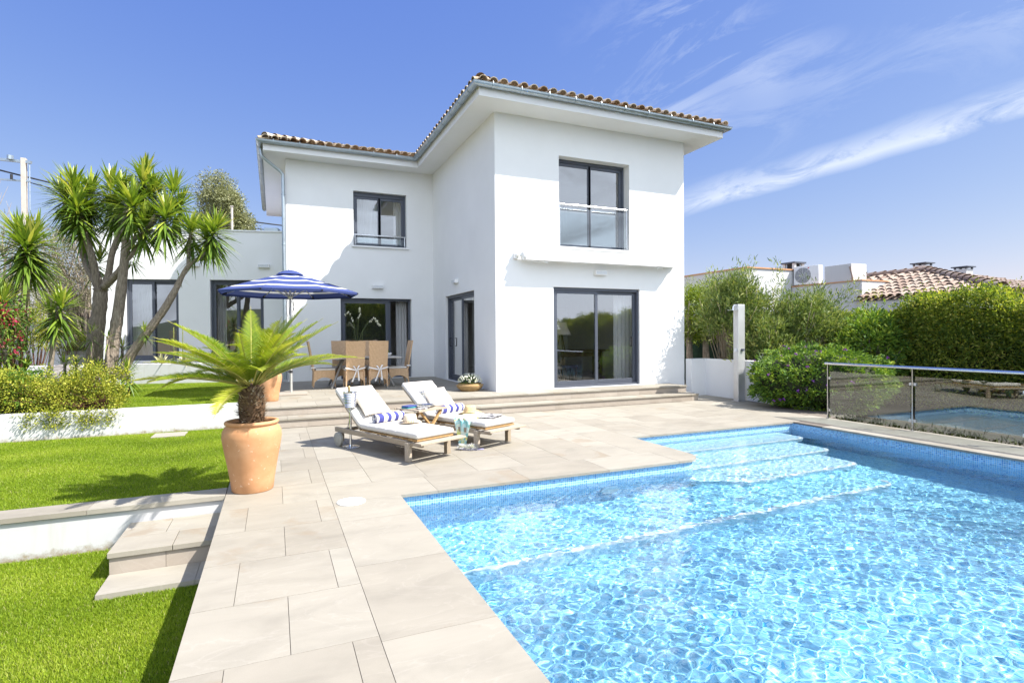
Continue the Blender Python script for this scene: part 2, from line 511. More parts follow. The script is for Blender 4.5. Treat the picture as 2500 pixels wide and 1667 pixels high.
def arc(cx, cy, r, a0, a1, n=10):
    return [(cx+r*math.cos(math.radians(a0+(a1-a0)*i/n)), cy+r*math.sin(math.radians(a0+(a1-a0)*i/n))) for i in range(n+1)]
GAP = .0035
def slabs(mb, x0, x1, y0, y1, rows, xs_of, z=0.0, th=.03):
    """rows of slabs along X between y0 and y1"""
    y = y0; k = 0
    while y < y1-.02:
        h = min(rows, y1-y)
        if y1-(y+h) < .12: h = y1-y
        cuts = sorted(c for c in xs_of(k) if x0+.08 < c < x1-.08)
        e = [x0]+cuts+[x1]
        for a, b in zip(e[:-1], e[1:]):
            mb.box(a+GAP/2, b-GAP/2, y+GAP/2, y+h-GAP/2, z-th, z-random.random()*.0008)
        y += h; k += 1
def grid_cuts(start, step=.6, half=.3, n=40, jit=0.0):
    return lambda k: [start+step*i+(half if k % 2 else 0)+random.uniform(-jit, jit) for i in range(-6, n)]
d = MB()
ROW = .686
slabs(d, -.47, .5, 2.985-ROW*8, 10.46, ROW, grid_cuts(.06))
slabs(d, .5, PX1+.3, 6.18, PY1, .50, grid_cuts(.97, .61, .3)) if False else None
def rowcuts(step, half): return grid_cuts(.97, step, half)
# between the walkway and the stairs notch
slabs(d, .5, NX-.62, 6.16, 10.46, .717, rowcuts(.62, .0))
slabs(d, NX-.62, NX, 7.18, 10.46, .657, lambda k: [])
slabs(d, NX, PX1+.30, 7.18+.45, 10.46, .707, rowcuts(.62, .31))
slabs(d, NX, PX1+.30, 7.18, 7.63, .45, grid_cuts(.97, .9, 0))
slabs(d, PX1+.33, 9.62, PY0-.6, 7.63, 1.9, lambda k: [])
slabs(d, PX1+.30, 9.55, 7.63, 8.82, .60, lambda k: [])
slabs(d, PX1+.30, 10.42, 8.82, 11.33, .63, grid_cuts(9.4, .62, .31))
slabs(d, 9.42, 9.95, 10.46, 11.33, .44, lambda k: []) if False else None
# coping strips round the water
slabs(d, .5, PX0, PY0-.6, 5.55, 1.02, lambda k: [])
for a in range(4):
    xa = .5+ (NX-.44-.5)*a/4; xb = .5+(NX-.44-.5)*(a+1)/4
    d.box(xa+GAP/2, xb-GAP/2, 5.55, 6.16-GAP/2, -.03, 0)
rounded = [(NX-.44+GAP, 5.55)]+arc(NX-.32, 5.55+.32, .32, -80, 0, 10)+[(NX, 6.9), (NX, 7.18), (NX-.62, 7.18), (NX-.62, 6.16), (NX-.44+GAP, 6.16)]
d.prism(rounded, -.03, 0)
for a in range(9):
    d.box(PX1, PX1+.30, PY0-.6+a*1.086+GAP, PY0-.6+(a+1)*1.086, -.03, .0)
MAT['stone_deck'] = MAT['stone']
struct(d.build('pool_deck', MAT['stone_deck']))
gb = MB()     # bed under the joints
for (x0, x1, y0, y1) in ((-.468, PX0-.05, PY0-.6, 5.60), (-.468, NX-.35, 5.601, 7.22), (-.468, 10.4, 7.221, 10.9), (PX1+.05, 9.6, PY0-.6, 7.22), (9.4, 10.4, 10.9, 11.33)):
    gb.box(x0, x1, y0, y1, -.05, -.006)
struct(gb.build('deck_bed', MAT['grout']))
# side of the walkway towards the lower lawn
sw = MB()
y = PY0-.6
while y < 6.3:
    sw.box(-.462, -.43, y+.002, min(y+.8, 6.3), -.62, -.032); y += .8
struct(sw.build('deck_side', MAT['stone_step']))

# pool shell: walls and floor in blue mosaic, stairs in the notch, bench along the near wall
FLOOR_Z = -1.12
p = MB()
def wallq(x0, y0, x1, y1, z0, z1, mi=0): p.add([(x0, y0, z0), (x1, y1, z0), (x1, y1, z1), (x0, y0, z1)], [(0, 1, 2, 3)], None, mi)
ZT = -.03
OV = .03      # the coping overhangs the walls
wallq(PX0-OV, PY0, PX0-OV, NY+OV, FLOOR_Z, ZT)
pts = [(PX0-OV, NY+OV), (NX-.45, NY+OV)] + arc(NX-.32-OV, NY+.32+OV, .32, -85, 0, 10) + [(NX-OV, PY1+OV), (PX1+OV, PY1+OV)]
for a, b in zip(pts[:-1], pts[1:]): wallq(a[0], a[1], b[0], b[1], FLOOR_Z, ZT)
wallq(PX1+OV, PY1+OV, PX1+OV, PY0, FLOOR_Z, ZT); wallq(PX1+OV, PY0, PX0-OV, PY0, FLOOR_Z, ZT)
p.add([(PX0-OV, PY0, FLOOR_Z), (PX1+OV, PY0, FLOOR_Z), (PX1+OV, PY1+OV, FLOOR_Z), (PX0-OV, PY1+OV, FLOOR_Z)], [(0, 1, 2, 3)], None, 1)
shell = struct(p.build('pool_shell', [MAT['mosaic'], MAT['mosaic_floor']]))
st = MB()
for (yn, zt, xr, xl) in ((6.60, -.30, 8.28, NX-.026), (5.90, -.50, 7.98, NX-.026), (5.24, -.68, 7.66, NX-.31), (4.50, -.86, 7.25, PX0-.028)):
    xs = [xl, xl] + []
    poly = [(xl, PY1-.002), (xl, yn)] + arc(xr-.18, yn+.18, .18, -90, 0, 6) + [(xr, PY1-.002)]
    if 4 < xl < NX-.1: poly = [(NX-.028, PY1-.003), (NX-.028, NY+.30), (NX-.20, NY+.06), (NX+.42, yn)] + arc(xr-.18, yn+.18, .18, -90, 0, 6) + [(xr, PY1-.003)]; xl = NX+.42
    elif xl < 4: poly = [(NX-.028, PY1-.003), (NX-.028, NY+.028), (xl, NY+.028), (xl, yn)] + arc(xr-.18, yn+.18, .18, -90, 0, 6) + [(xr, PY1-.003)]
    z0 = zt-.25
    st.prism(poly, z0 if zt > -.85 else FLOOR_Z+.002, zt-.03, None, 0)
    edge = [(xl, yn-.006), (xr-.18, yn-.006)] + arc(xr-.18, yn+.18, .186, -90, 0, 6)
    inner = [(xl, yn+.05), (xr-.18, yn+.05)] + arc(xr-.18, yn+.18, .13, -90, 0, 6)
    st.prism(edge+list(reversed(inner)), zt-.045, zt-.002, None, 1)
    st.prism(poly, zt-.031, zt-.008, None, 0 if xl > 4 else 2)
struct(st.build('pool_stairs', [MAT['mosaic_step'], MAT['white_trim'], MAT['mosaic_floor']]))

# water surface: real ripples
def water():
    step = .0105
    nx = int((PX1-PX0)/step)+1; ny = int((PY1-PY0)/step)+1
    X, Y = np.meshgrid(np.linspace(PX0-.03, PX1+.03, nx), np.linspace(PY0, PY1+.03, ny), indexing='ij')
    Z = np.zeros_like(X); r = np.random.default_rng(3)
    amp_mod = .55+.45*np.sin(X*.9+.6)*np.sin(Y*.8+.2)
    for i in range(90):
        lam = r.uniform(.052, .125) if i < 66 else r.uniform(.125, .6)
        th = r.uniform(0, 2*PI); ph = r.uniform(0, 2*PI)
        k = 2*PI/lam
        Z += WAVE*lam*np.sin(k*(X*math.cos(th)+Y*math.sin(th))+ph + .8*np.sin(1.1*X+ph)+.7*np.sin(1.3*Y-ph))
    Z = Z*(amp_mod*.6+.55)
    V = np.stack([X, Y, Z+WATER_Z], -1).reshape(-1, 3)
    i, j = np.meshgrid(np.arange(nx-1), np.arange(ny-1), indexing='ij')
    a = (i*ny+j).ravel()
    Q = np.stack([a, a+ny, a+ny+1, a+1], -1)
    # leave out what lies inside the peninsula
    cx = V[Q].mean(1)
    inside = (cx[:, 0] < NX-.035) & (cx[:, 1] > NY+.035)
    rc = (cx[:, 0] > NX-.35) & (cx[:, 1] < NY+.35) & (np.hypot(cx[:, 0]-(NX-.35), cx[:, 1]-(NY+.35)) > .30)
    keep = ~inside | rc
    return V, Q[keep]
WAVE = .00105
t = NT('pool_water')
MODE = 'MNEE'
if MODE == 'MNEE':
    MAT['water'] = t.done(t.bsdf((.94, .99, 1.0), 0.0, 0, None, .5, **{'IOR': 1.33, 'Transmission Weight': 1.0}))
V, Q = water()
wat = struct(np_mesh('water', V, Q, np.zeros(len(Q)), MAT['water'], None, True))
if MODE == 'MNEE':
    sd.cycles.is_caustics_light = True
    wat.cycles.is_caustics_caster = True
    for o in (shell, bpy.data.objects['pool_stairs']): o.cycles.is_caustics_receiver = True

# wall lights under water
MAT['jet'] = simple('light_rim', (.75, .82, .86), .3)
for (x, y_, z, nrm, lab) in ((PX0-.018, 4.95, -.55, 'x', 'round underwater pool light on the left pool wall near the tiled corner'),
                       (3.65, NY+.018, -.50, 'y', 'round underwater pool light set in the wall below the lounger terrace')):
    m = MB()
    fn = (lambda p: (p[2], p[0], p[1])) if nrm == 'x' else (lambda p: (p[0], -p[2], p[1]))
    m.lathe([(.02, .01), (.09, .012), (.125, .018), (.135, .008), (.135, 0)], 0, 0, 0, 24, fn=fn)
    tag(m.build('pool_light', MAT['jet'], None, 'auto', loc=(x, y_, z)), lab, 'pool light', 'underwater pool lights')
m = MB(); m.lathe([(.135, 0), (.135, .005), (.125, .007), (.03, .007), (.012, .004), (.004, .004)], 0, 0, .001, 40)
lid = tag(m.build('skimmer_lid', MAT['white_plastic'], None, 'auto', loc=(.67, 5.52, 0)), 'round white skimmer lid set flush in the pale stone by the pool corner', 'skimmer lid')

# terrace in front of the house with two steps
tr = MB()
slabs(tr, -.47, 4.58, 10.88, 16.88, .60, grid_cuts(.1, .62, .31), .33)
slabs(tr, 4.58, 9.42, 10.88, 11.58, .70, grid_cuts(.1, .62, .31), .33)
slabs(tr, -.47, 9.42, 10.46, 10.895, .44, grid_cuts(.2, .9, .3), .165)
struct(tr.build('terrace', MAT['stone']))
rs = MB()
for (yy, z0, z1) in ((10.485, .0, .133), (10.905, .165, .298)):
    x = -.47; k = 0
    while x < 9.42:
        w = .62 if k else .4
        rs.box(x+.0015, min(x+w, 9.41), yy, yy+.02, z0+.002, z1-.002); x += w; k += 1
rs.box(-.45, 9.40, 10.92, 11.55, 0, .295, .4); rs.box(-.45, 4.55, 11.56, 16.86, 0, .295, .4); rs.box(-.45, 9.40, 10.51, 10.915, 0, .13, .4)
struct(rs.build('terrace_steps', MAT['stone_step']))

# ------------------------------------------------------------------ lawns, low walls and the garden stairs on the left
t = NT('turf')
pp = t.pos()
c = t.ramp(t.noise(pp, 2.2, 5, .6), [(.3, (.095, .15, .012)), (.7, (.16, .23, .016))])
c = t.mix(.6, c, t.ramp(t.noise(pp, 90, 4, .7), [(.3, (.45, .42, .3)), (.7, (1, 1, 1))]), 'MULTIPLY')
MAT['turf'] = t.done(t.bsdf(c, .9, 0, t.bump(t.noise(pp, 120, 3, .7), .8, .02), .15))
MAT['blade'] = leafmat('grass_blade', [(0, (.095, .165, .011)), (.45, (.235, .345, .020)), (.85, (.39, .475, .045)), (1, (.50, .47, .19))], .5, .45, .25)
LAWNS = {'lower_lawn': (-9, -.475, PY0, 6.28, -.385), 'middle_lawn': (-9, -.475, 6.60, 11.10, -.02), 'upper_lawn': (-9, -.475, 11.3, 18.0, .355)}
for nm, (x0, x1, y0, y1, z) in LAWNS.items():
    m = MB(); m.box(x0, x1, y0, y1, z-.25, z-.012)
    struct(m.build(nm, MAT['turf']))
def blades(name, regions, n, hgt, seed):
    r = np.random.default_rng(seed); Vs = []; Qs = []; R = []; o = 0
    for (x0, x1, y0, y1, z, w) in regions:
        k = int(n*w)
        x = r.uniform(x0, x1, k); y = r.uniform(y0, y1, k)
        P = np.stack([x, y, np.full(k, z-.014)], -1)
        th = r.uniform(0, 2*PI, k); h = hgt*r.uniform(.6, 1.35, k); wd = r.uniform(.0013, .0030, k)
        lean = r.uniform(.1, .9, k)*h; la = r.uniform(0, 2*PI, k)
        sx = np.stack([np.cos(th)*wd, np.sin(th)*wd, np.zeros(k)], -1)
        tip = P + np.stack([np.cos(la)*lean, np.sin(la)*lean, h], -1)
        midp = P + np.stack([np.cos(la)*lean*.35, np.sin(la)*lean*.35, h*.62], -1)
        V = np.stack([P-sx, P+sx, midp+sx*.8, midp-sx*.8, tip+sx*.12, tip-sx*.12], 1).reshape(-1, 3)
        b = o+np.arange(k)*6
        Q = np.stack([np.stack([b, b+1, b+2, b+3], -1), np.stack([b+3, b+2, b+4, b+5], -1)], 1).reshape(-1, 4)
        patch = .5+.30*np.sin(x*2.1+np.sin(y*1.7)*1.3)*np.sin(y*2.3+1)+.25*np.sin(y*4.9+x*.7+np.sin(x*3))
        rr = np.clip(r.beta(1.8, 1.8, k)*.62+patch*.38, 0, .93); rr[r.random(k) < .03] = 1.0
        R.append(np.repeat(rr, 2)); Vs.append(V); Qs.append(Q); o += 6*k
    ob = np_mesh(name, np.concatenate(Vs), np.concatenate(Qs), np.concatenate(R), MAT['blade'])
    return struct(ob, 'stuff')
LS = -1.26
blades('lawn_grass', [(-3.4, LS, 2.4, 6.27, -.385, .34), (LS, -.48, 2.2, 5.08, -.385, .12),
                      (-4.6, -.48, 6.60, 11.08, -.02, .46), (-4.2, -.48, 11.32, 17.4, .355, .28)], 470000, .021, 5)

w = MB()
w.box(-9, -.475, 6.31, 6.56, -.62, -.048)
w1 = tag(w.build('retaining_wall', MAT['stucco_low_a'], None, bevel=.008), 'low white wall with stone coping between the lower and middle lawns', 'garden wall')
cp = MB(); x = -.475
for k in range(8):
    x2 = x-1.15; cp.box(x2+.003, x, 6.285, 6.60, -.044, 0.0); x = x2
cpo = cp.build('coping', MAT['stone'], w1)
w = MB(); w.box(-9, -.475, 11.10, 11.32, -.3, .405)
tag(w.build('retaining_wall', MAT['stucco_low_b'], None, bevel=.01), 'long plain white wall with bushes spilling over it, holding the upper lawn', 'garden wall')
w = MB(); w.prism([(-6.5, 18.3), (-3.74, 18.1), (-.46, 17.25), (-.46, 17.5), (-3.7, 18.33), (-6.5, 18.55)], .1, .885)
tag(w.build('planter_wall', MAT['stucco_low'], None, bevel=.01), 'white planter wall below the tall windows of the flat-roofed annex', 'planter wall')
b = MB(); b.prism([(-6.5, 18.55), (-3.7, 18.33), (-.46, 17.5), (-.3, 18.3), (-6.3, 19.9)], .1, .80)
struct(b.build('planter_soil', MAT['soil']))
# garden stairs beside the walkway
gs = thing('garden_stairs', 'pale stone garden step and slab against the walkway below the potted palm', 'garden steps', (-.48, 6.28, -.4))
m = MB()
for (x0, x1) in ((-.80, -.34), (-.335, 0)):
    m.box(x0, x1, -.82, -.43, .19, .235); 
m.box(-.80, -.45, -.427, 0, .19, .235); m.box(-.445, 0, -.427, 0, .19, .235)
m.build('tread', MAT['stone'], gs, bevel=.003)
m = MB(); m.box(-.79, -.39, -.80, -.005, .0, .187); m.box(-.387, -.002, -.80, -.005, .0, .187)
m.build('riser', MAT['stone_step'], gs)
m = MB(); m.box(-.79, -.13, -1.20, -.805, .0, .052); m.box(-.127, 0, -1.20, -.805, .0, .052)
m.build('slab', MAT['stone'], gs)
m = MB(); m.box(-.24, .24, -.20, .20, -.04, .012)
tag(m.build('stepping_stone', MAT['stone'], None, bevel=.004, loc=(-1.62, 10.72, -.02)), 'single square stone plate lying in the middle lawn by the white wall', 'stone plate')

# white garden wall on the right
w = MB(); w.prism([(9.96, 11.34), (10.43, 11.34), (10.43, 8.3), (10.63, 8.3), (10.63, 11.56), (9.96, 11.56)], -.3, .955)
tag(w.build('garden_wall', MAT['stucco'], None, bevel=.008), 'low white garden wall right of the house behind the outdoor shower', 'garden wall')
# slope of earth outside the deck on the right
b = MB(); b.box(9.63, 60, -20, 8.8, -.6, -.14); b.box(10.64, 60, 8.8, 40, -.6, .12); b.box(9.56, 10.42, 7.64, 8.81, -.2, -.035)
struct(b.build('planting_bed', MAT['bed']))
# ------------------------------------------------------------------ the villa
def wall_grid(mb, fn, u0, u1, z0, z1, th, openings):
    us = sorted({u0, u1, *[o[0] for o in openings], *[o[1] for o in openings]})
    zs = sorted({z0, z1, *[o[2] for o in openings], *[o[3] for o in openings]})
    def solid(i, j):
        if i < 0 or j < 0 or i >= len(us)-1 or j >= len(zs)-1: return False
        um, zm = (us[i]+us[i+1])/2, (zs[j]+zs[j+1])/2
        return not any(o[0] < um < o[1] and o[2] < zm < o[3] for o in openings)
    for i in range(len(us)-1):
        for j in range(len(zs)-1):
            if not solid(i, j): continue
            a, b, c, d_ = us[i], us[i+1], zs[j], zs[j+1]
            for w_ in (0, th):
                mb.add([fn((a, w_, c)), fn((b, w_, c)), fn((b, w_, d_)), fn((a, w_, d_))], [(0, 1, 2, 3)])
            if not solid(i-1, j): mb.add([fn((a, 0, c)), fn((a, th, c)), fn((a, th, d_)), fn((a, 0, d_))], [(0, 1, 2, 3)])
            if not solid(i+1, j): mb.add([fn((b, 0, c)), fn((b, th, c)), fn((b, th, d_)), fn((b, 0, d_))], [(0, 1, 2, 3)])
            if not solid(i, j-1): mb.add([fn((a, 0, c)), fn((b, 0, c)), fn((b, th, c)), fn((a, th, c))], [(0, 1, 2, 3)])
            if not solid(i, j+1): mb.add([fn((a, 0, d_)), fn((b, 0, d_)), fn((b, th, d_)), fn((a, th, d_))], [(0, 1, 2, 3)])

def leaf_frame(mb, fn, u0, u1, z0, z1, w0, w1, s, sb=None, st_=None):
    sb = sb or s; st_ = st_ or s
    mb.box(u0, u0+s, w0, w1, z0, z1, fn=fn); mb.box(u1-s, u1, w0, w1, z0, z1, fn=fn)
    mb.box(u0+s, u1-s, w0, w1, z0, z0+sb, fn=fn); mb.box(u0+s, u1-s, w0, w1, z1-st_, z1, fn=fn)
def pane(fn, u0, u1, z0, z1, w_, parent, name='pane', mat='glass'):
    m = MB(); m.add([fn((u0, w_, z0)), fn((u1, w_, z0)), fn((u1, w_, z1)), fn((u0, w_, z1))], [(0, 1, 2, 3)])
    return m.build(name, MAT[mat], parent)
def opening(parent, fn, u0, u1, z0, z1, kind, w=.06, leaves=2, open_to=None, handle=None, rail=None, top=.07):
    """frame + leaves + panes (+ handle); w = how far the frame is set back"""
    m = MB()
    leaf_frame(m, fn, u0, u1, z0, z1, w, w+.13, .055, .045, top)
    ob = m.build(kind, MAT['frame'], parent, bevel=.004)
    iu0, iu1, iz0, iz1 = u0+.055, u1-.055, z0+.045, z1-top
    n = leaves; wd = (iu1-iu0)/n
    for k in range(n):
        a, b = iu0+k*wd-(.03 if k else 0), iu0+(k+1)*wd+(.03 if k < n-1 else 0)
        if open_to and k in open_to: a, b = open_to[k]
        ww = w+.02+(.05 if k % 2 else 0) if kind == 'sliding_door' else w+.03
        m = MB(); leaf_frame(m, fn, a, b, iz0, iz1, ww, ww+.045, .075, .11 if kind == 'sliding_door' else .075)
        sf = m.build('sash', MAT['frame'], ob, bevel=.003)
        pane(fn, a+.074, b-.074, iz0+.07, iz1-.074, ww+.022, ob)
    if handle:
        m = MB(); hu, hz, hw = handle
        m.bar(fn((hu, hw-.03, hz-.12)), fn((hu, hw-.03, hz+.12)), .022, .022)
        m.bar(fn((hu, hw-.03, hz-.11)), fn((hu, hw+.02, hz-.11)), .02, .02); m.bar(fn((hu, hw-.03, hz+.11)), fn((hu, hw+.02, hz+.11)), .02, .02)
        m.build('handle', MAT['black'], ob)
    return ob

villa = thing('villa', 'white two-storey villa with tiled roof and dark framed windows behind the pool', 'house', (0, 0, 0))
F_FRONT = lambda p: (p[0], 11.6+p[1], p[2])
F_SIDE = lambda p: (4.6+p[1], p[0], p[2])
F_LEFT = lambda p: (p[0], 16.9+p[1], p[2])
F_LSIDE = lambda p: (.34+p[1], p[0], p[2])
F_RSIDE = lambda p: (9.95-p[1], p[0], p[2])
F_BACK = lambda p: (p[0], 24.5-p[1], p[2])
WZ = 6.63
m = MB(); T = .30
FD = (6.07, 8.53, .34, 2.74); FW = (6.23, 8.23, 3.70, 5.85); SDR = (13.06, 15.58, .34, 2.74); LD = (1.80, 3.90, .34, 2.74); LW = (2.19, 3.77, 4.30, 5.92)
wall_grid(m, F_FRONT, 4.6, 9.95, -.3, WZ, T, [FD, FW])
wall_grid(m, F_SIDE, 11.6+T, 16.9, -.3, WZ, T, [SDR])
wall_grid(m, F_LEFT, .34, 4.6, -.3, WZ, T, [LD, LW])
wall_grid(m, F_LSIDE, 16.9+T, 24.5, -.3, WZ, T, [])
RW1 = (13.2, 14.6, 1.2, 2.6)
wall_grid(m, F_RSIDE, 11.6+T, 24.5, -.3, WZ, T, [])
BW1 = (6.2, 8.6, 1.2, 2.6); BW2 = (1.6, 3.4, .34, 2.7)
wall_grid(m, F_BACK, .34+T, 9.95-T, -.3, WZ, T, [])
m.build('wall', MAT['stucco'], villa)
# rooms behind the glass
m = MB()
def room(x0, x1, y0, y1, z0, z1, openfront=True):
    m.add([(x0, y0, z0), (x1, y0, z0), (x1, y1, z0), (x0, y1, z0)], [(0, 1, 2, 3)], None, 1)
    m.add([(x0, y0, z1), (x1, y0, z1), (x1, y1, z1), (x0, y1, z1)], [(0, 1, 2, 3)])
    m.add([(x0, y1, z0), (x1, y1, z0), (x1, y1, z1), (x0, y1, z1)], [(0, 1, 2, 3)])
    m.add([(x1, y0, z0), (x1, y1, z0), (x1, y1, z1), (x1, y0, z1)], [(0, 1, 2, 3)])
    m.add([(x0, y0, z0), (x0, y1, z0), (x0, y1, z1), (x0, y0, z1)], [(0, 1, 2, 3)]) if openfront == 'left' else None
room(4.905, 9.64, 11.905, 17.4, .335, 2.95)
room(4.905, 9.64, 11.905, 17.4, 3.32, 6.2)
room(.65, 4.89, 17.21, 21.5, .336, 2.96, 'left')
room(.65, 4.89, 17.21, 21.5, 3.33, 6.21, 'left')
m.build('interior', [MAT['interior'], MAT['interior_floor']], villa)

fd = opening(villa, F_FRONT, *FD, 'sliding_door', .05, handle=(8.36, 1.42, .13))
opening(villa, F_SIDE, *SDR, 'sliding_door', .07, handle=(15.36, 1.42, .09))
opening(villa, F_LEFT, *LD, 'sliding_door', .16, open_to={0: (1.86, 3.22), 1: (1.90, 3.30)}, handle=None)
fw = opening(villa, F_FRONT, *FW, 'window', .24)
lw_ = opening(villa, F_LEFT, *LW, 'window', .14, top=.12)
def railing(fn, u0, u1, z0, zt, w_, parent, glass=True):
    r = MB(); r.tube([fn((u0, w_, zt)), fn((u1, w_, zt))], .024, 12)
    for u in (u0+.03, u1-.03): r.tube([fn((u, w_, z0)), fn((u, w_, zt))], .011, 8)
    ob = r.build('railing', MAT['steel'], parent, 'auto')
    if glass: pane(fn, u0+.05, u1-.05, z0+.03, zt-.07, w_, ob, 'pane', 'rail_glass')
railing(F_FRONT, 6.245, 8.215, 3.74, 4.72, .05, fw)
railing(F_LEFT, 2.21, 3.75, 4.34, 4.63, .05, lw_)
m = MB(); m.box(2.13, 3.83, 16.84, 16.899, 4.255, 4.297); m.box(2.19, 3.77, 16.9, 17.03, 4.3005, 4.31)
m.build('sill', MAT['white_paint'], lw_)
m = MB(); m.box(6.17, 8.29, 11.55, 11.598, 3.655, 3.697); m.box(6.23, 8.23, 11.6, 11.83, 3.7005, 3.71)
m.build('sill', MAT['white_paint'], fw)

# eaves: a white slab that overhangs, zinc gutters, clay tiles
OX0, OX1, OYF, OYL, OXL = 3.99, 10.65, 10.93, 16.30, -.23
m = MB()
def ring(z): return [(OX0, OYF, z), (OX1, OYF, z), (OX1, 25.1, z), (OXL, 25.1, z), (OXL, OYL, z), (OX0, OYL, z)]
lo, hi_ = ring(WZ+.001), ring(6.84)
m.add(lo+hi_, [(0, 1, 2, 5), (5, 2, 3, 4), (6, 11, 8, 7), (11, 10, 9, 8)]+[(k, (k+1) % 6, 6+(k+1) % 6, 6+k) for k in range(6)])
m.build('eaves', MAT['soffit'], villa, bevel=.006)

def tile_mat(name, stops):
    t = NT(name); p_ = t.obj()
    c = t.ramp(t.attr(), stops)
    nz = t.noise(p_, 9, 5, .65)
    c = t.mix(.75, c, t.ramp(nz, [(.25, (.50, .47, .44)), (.6, (1, 1, 1))]), 'MULTIPLY')
    lich = t.noise(p_, 26, 4, .6)
    c = t.mix(t.math('MULTIPLY', t.math('SUBTRACT', lich, .60, True), 4.5, True), c, (.42, .40, .33))
    return t.done(t.bsdf(c, .85, 0, t.bump(nz, .4, .01), .2))
MAT['tile'] = tile_mat('clay_tile', [(0, (.34, .24, .16)), (.35, (.49, .39, .28)), (.7, (.57, .48, .37)), (1, (.44, .39, .32))])
MAT['tile_old'] = tile_mat('weathered_clay_tile', [(0, (.27, .195, .155)), (.4, (.36, .275, .22)), (.75, (.42, .335, .275)), (1, (.32, .265, .22))])

def tiles(mb, p0, e, s, pitch, length, depth_of, col=.235, seg=.40, lift=.0, r0=.098, r1=.080, n=7):
    """barrel tiles on one slope: p0 eave start, e along the eave, s up the slope (horizontal unit)"""
    p0, e, s = Vector(p0), Vector(e).normalized(), Vector(s).normalized()
    up = (s*math.cos(pitch)+Vector((0, 0, 1))*math.sin(pitch)); nrm = (Vector((0, 0, 1))*math.cos(pitch)-s*math.sin(pitch))
    k = int(length/col)
    for i in range(k+1):
        t0 = (i+.5)*col
        if t0 > length: break
        dmax = depth_of(t0)
        dmin = 0.0
        if isinstance(dmax, tuple): dmin, dmax = dmax
        if dmax <= dmin+.05: continue
        dd = dmin; j = 0
        while dd < dmax:
            L = min(seg+.05, dmax-dd+.05)
            jit = random.uniform(-.012, .012); jl = random.uniform(-.006, .008)
            rv = random.random()
            for kind in (0, 1):
                vs = []
                for (q, rr, hh) in ((dd-.02*kind+jit, r0, .034), (dd+L*.5, (r0+r1)/2, .017), (dd+L, r1, .0)):
                    c_ = p0 + e*(t0+(col/2 if kind == 0 else 0)+jit*.5) + up*q + nrm*(lift + (.075+hh+jl if kind else .052+hh*.5))
                    for a in range(n):
                        an = PI*a/(n-1)
                        ca, sa = math.cos(an), math.sin(an)
                        vs.append(c_ + e*(rr*ca) + nrm*(rr*.86*sa if kind else -rr*.55*sa))
                fs = [(b*n+a, b*n+a+1, (b+1)*n+a+1, (b+1)*n+a) for b in range(2) for a in range(n-1)]
                mb.add(vs, fs, rv if kind else random.random())
                if kind:   # thickness of the clay at the lower end
                    c_ = p0+e*(t0+jit*.5)+up*(dd-.02+jit)+nrm*(lift+.075+.034+jl)
                    o = [c_+e*(r0*math.cos(PI*a/(n-1)))+nrm*(r0*.86*math.sin(PI*a/(n-1))) for a in range(n)]
                    i_ = [c_+e*((r0-.017)*math.cos(PI*a/(n-1)))+nrm*((r0*.86-.017)*math.sin(PI*a/(n-1))) for a in range(n)]
                    mb.add(o+i_, [(a, a+1, n+a+1, n+a) for a in range(n-1)], rv)
            dd += seg; j += 1
def ridge_tiles(mb, a, b, r=.12, seg=.36):
    a, b = Vector(a), Vector(b); L = (b-a).length; t_ = (b-a).normalized()
    x_ = t_.cross(Vector((0, 0, 1))).normalized(); y_ = x_.cross(t_)
    n = 7; q = 0
    while q < L:
        vs = []
        for (w_, rr, h_) in ((q, r, .03), (q+seg+.04, r*.85, 0)):
            for k in range(n):
                an = PI*k/(n-1); vs.append(a+t_*w_+x_*(rr*math.cos(an))+y_*(rr*.85*math.sin(an)+h_))
        mb.add(vs, [(k, k+1, n+k+1, n+k) for k in range(n-1)])
        q += seg
PIT = math.radians(17)
ZE = 6.845
m = MB()
tp = math.tan(PIT)
EX0, EX1, EYF, EYL, EXL = OX0-.05, OX1+.05, OYF-.05, OYL-.05, OXL-.05
cxm = (EX0+EX1)/2; hw = (EX1-EX0)/2; cp_ = math.cos(PIT)
tiles(m, (EX0, EYF, ZE), (1, 0, 0), (0, 1, 0), PIT, EX1-EX0, lambda t_: min(t_, EX1-EX0-t_)/cp_)
tiles(m, (EX0, EYF, ZE), (0, 1, 0), (1, 0, 0), PIT, 14.0, lambda t_: min(t_, hw)/cp_ if t_ < EYL-EYF else ((t_-(EYL-EYF))/cp_, hw/cp_) if t_-(EYL-EYF) < hw else -1)
tiles(m, (EX1, 25, ZE), (0, -1, 0), (-1, 0, 0), PIT, 25-EYF, lambda t_: min(25-EYF-t_, hw)/cp_)
tiles(m, (EXL, EYL, ZE), (1, 0, 0), (0, 1, 0), PIT, EX0-EXL+hw, lambda t_: min(t_, 4.4)/cp_ if t_ < EX0-EXL else ((t_-(EX0-EXL))/cp_, 4.4/cp_))
tiles(m, (EXL, 25.0, ZE), (0, -1, 0), (1, 0, 0), PIT, 25-EYL, lambda t_: min(25-EYL-t_, 4.4, t_+.3)/cp_)
ridge_tiles(m, (EX0+.1, EYF+.1, ZE+.15), (cxm, EYF+hw, ZE+hw*tp+.12)); ridge_tiles(m, (EX1-.1, EYF+.1, ZE+.15), (cxm, EYF+hw, ZE+hw*tp+.12))
ridge_tiles(m, (EXL+.1, EYL+.1, ZE+.15), (EXL+4.4, EYL+4.4, ZE+4.4*tp+.12))
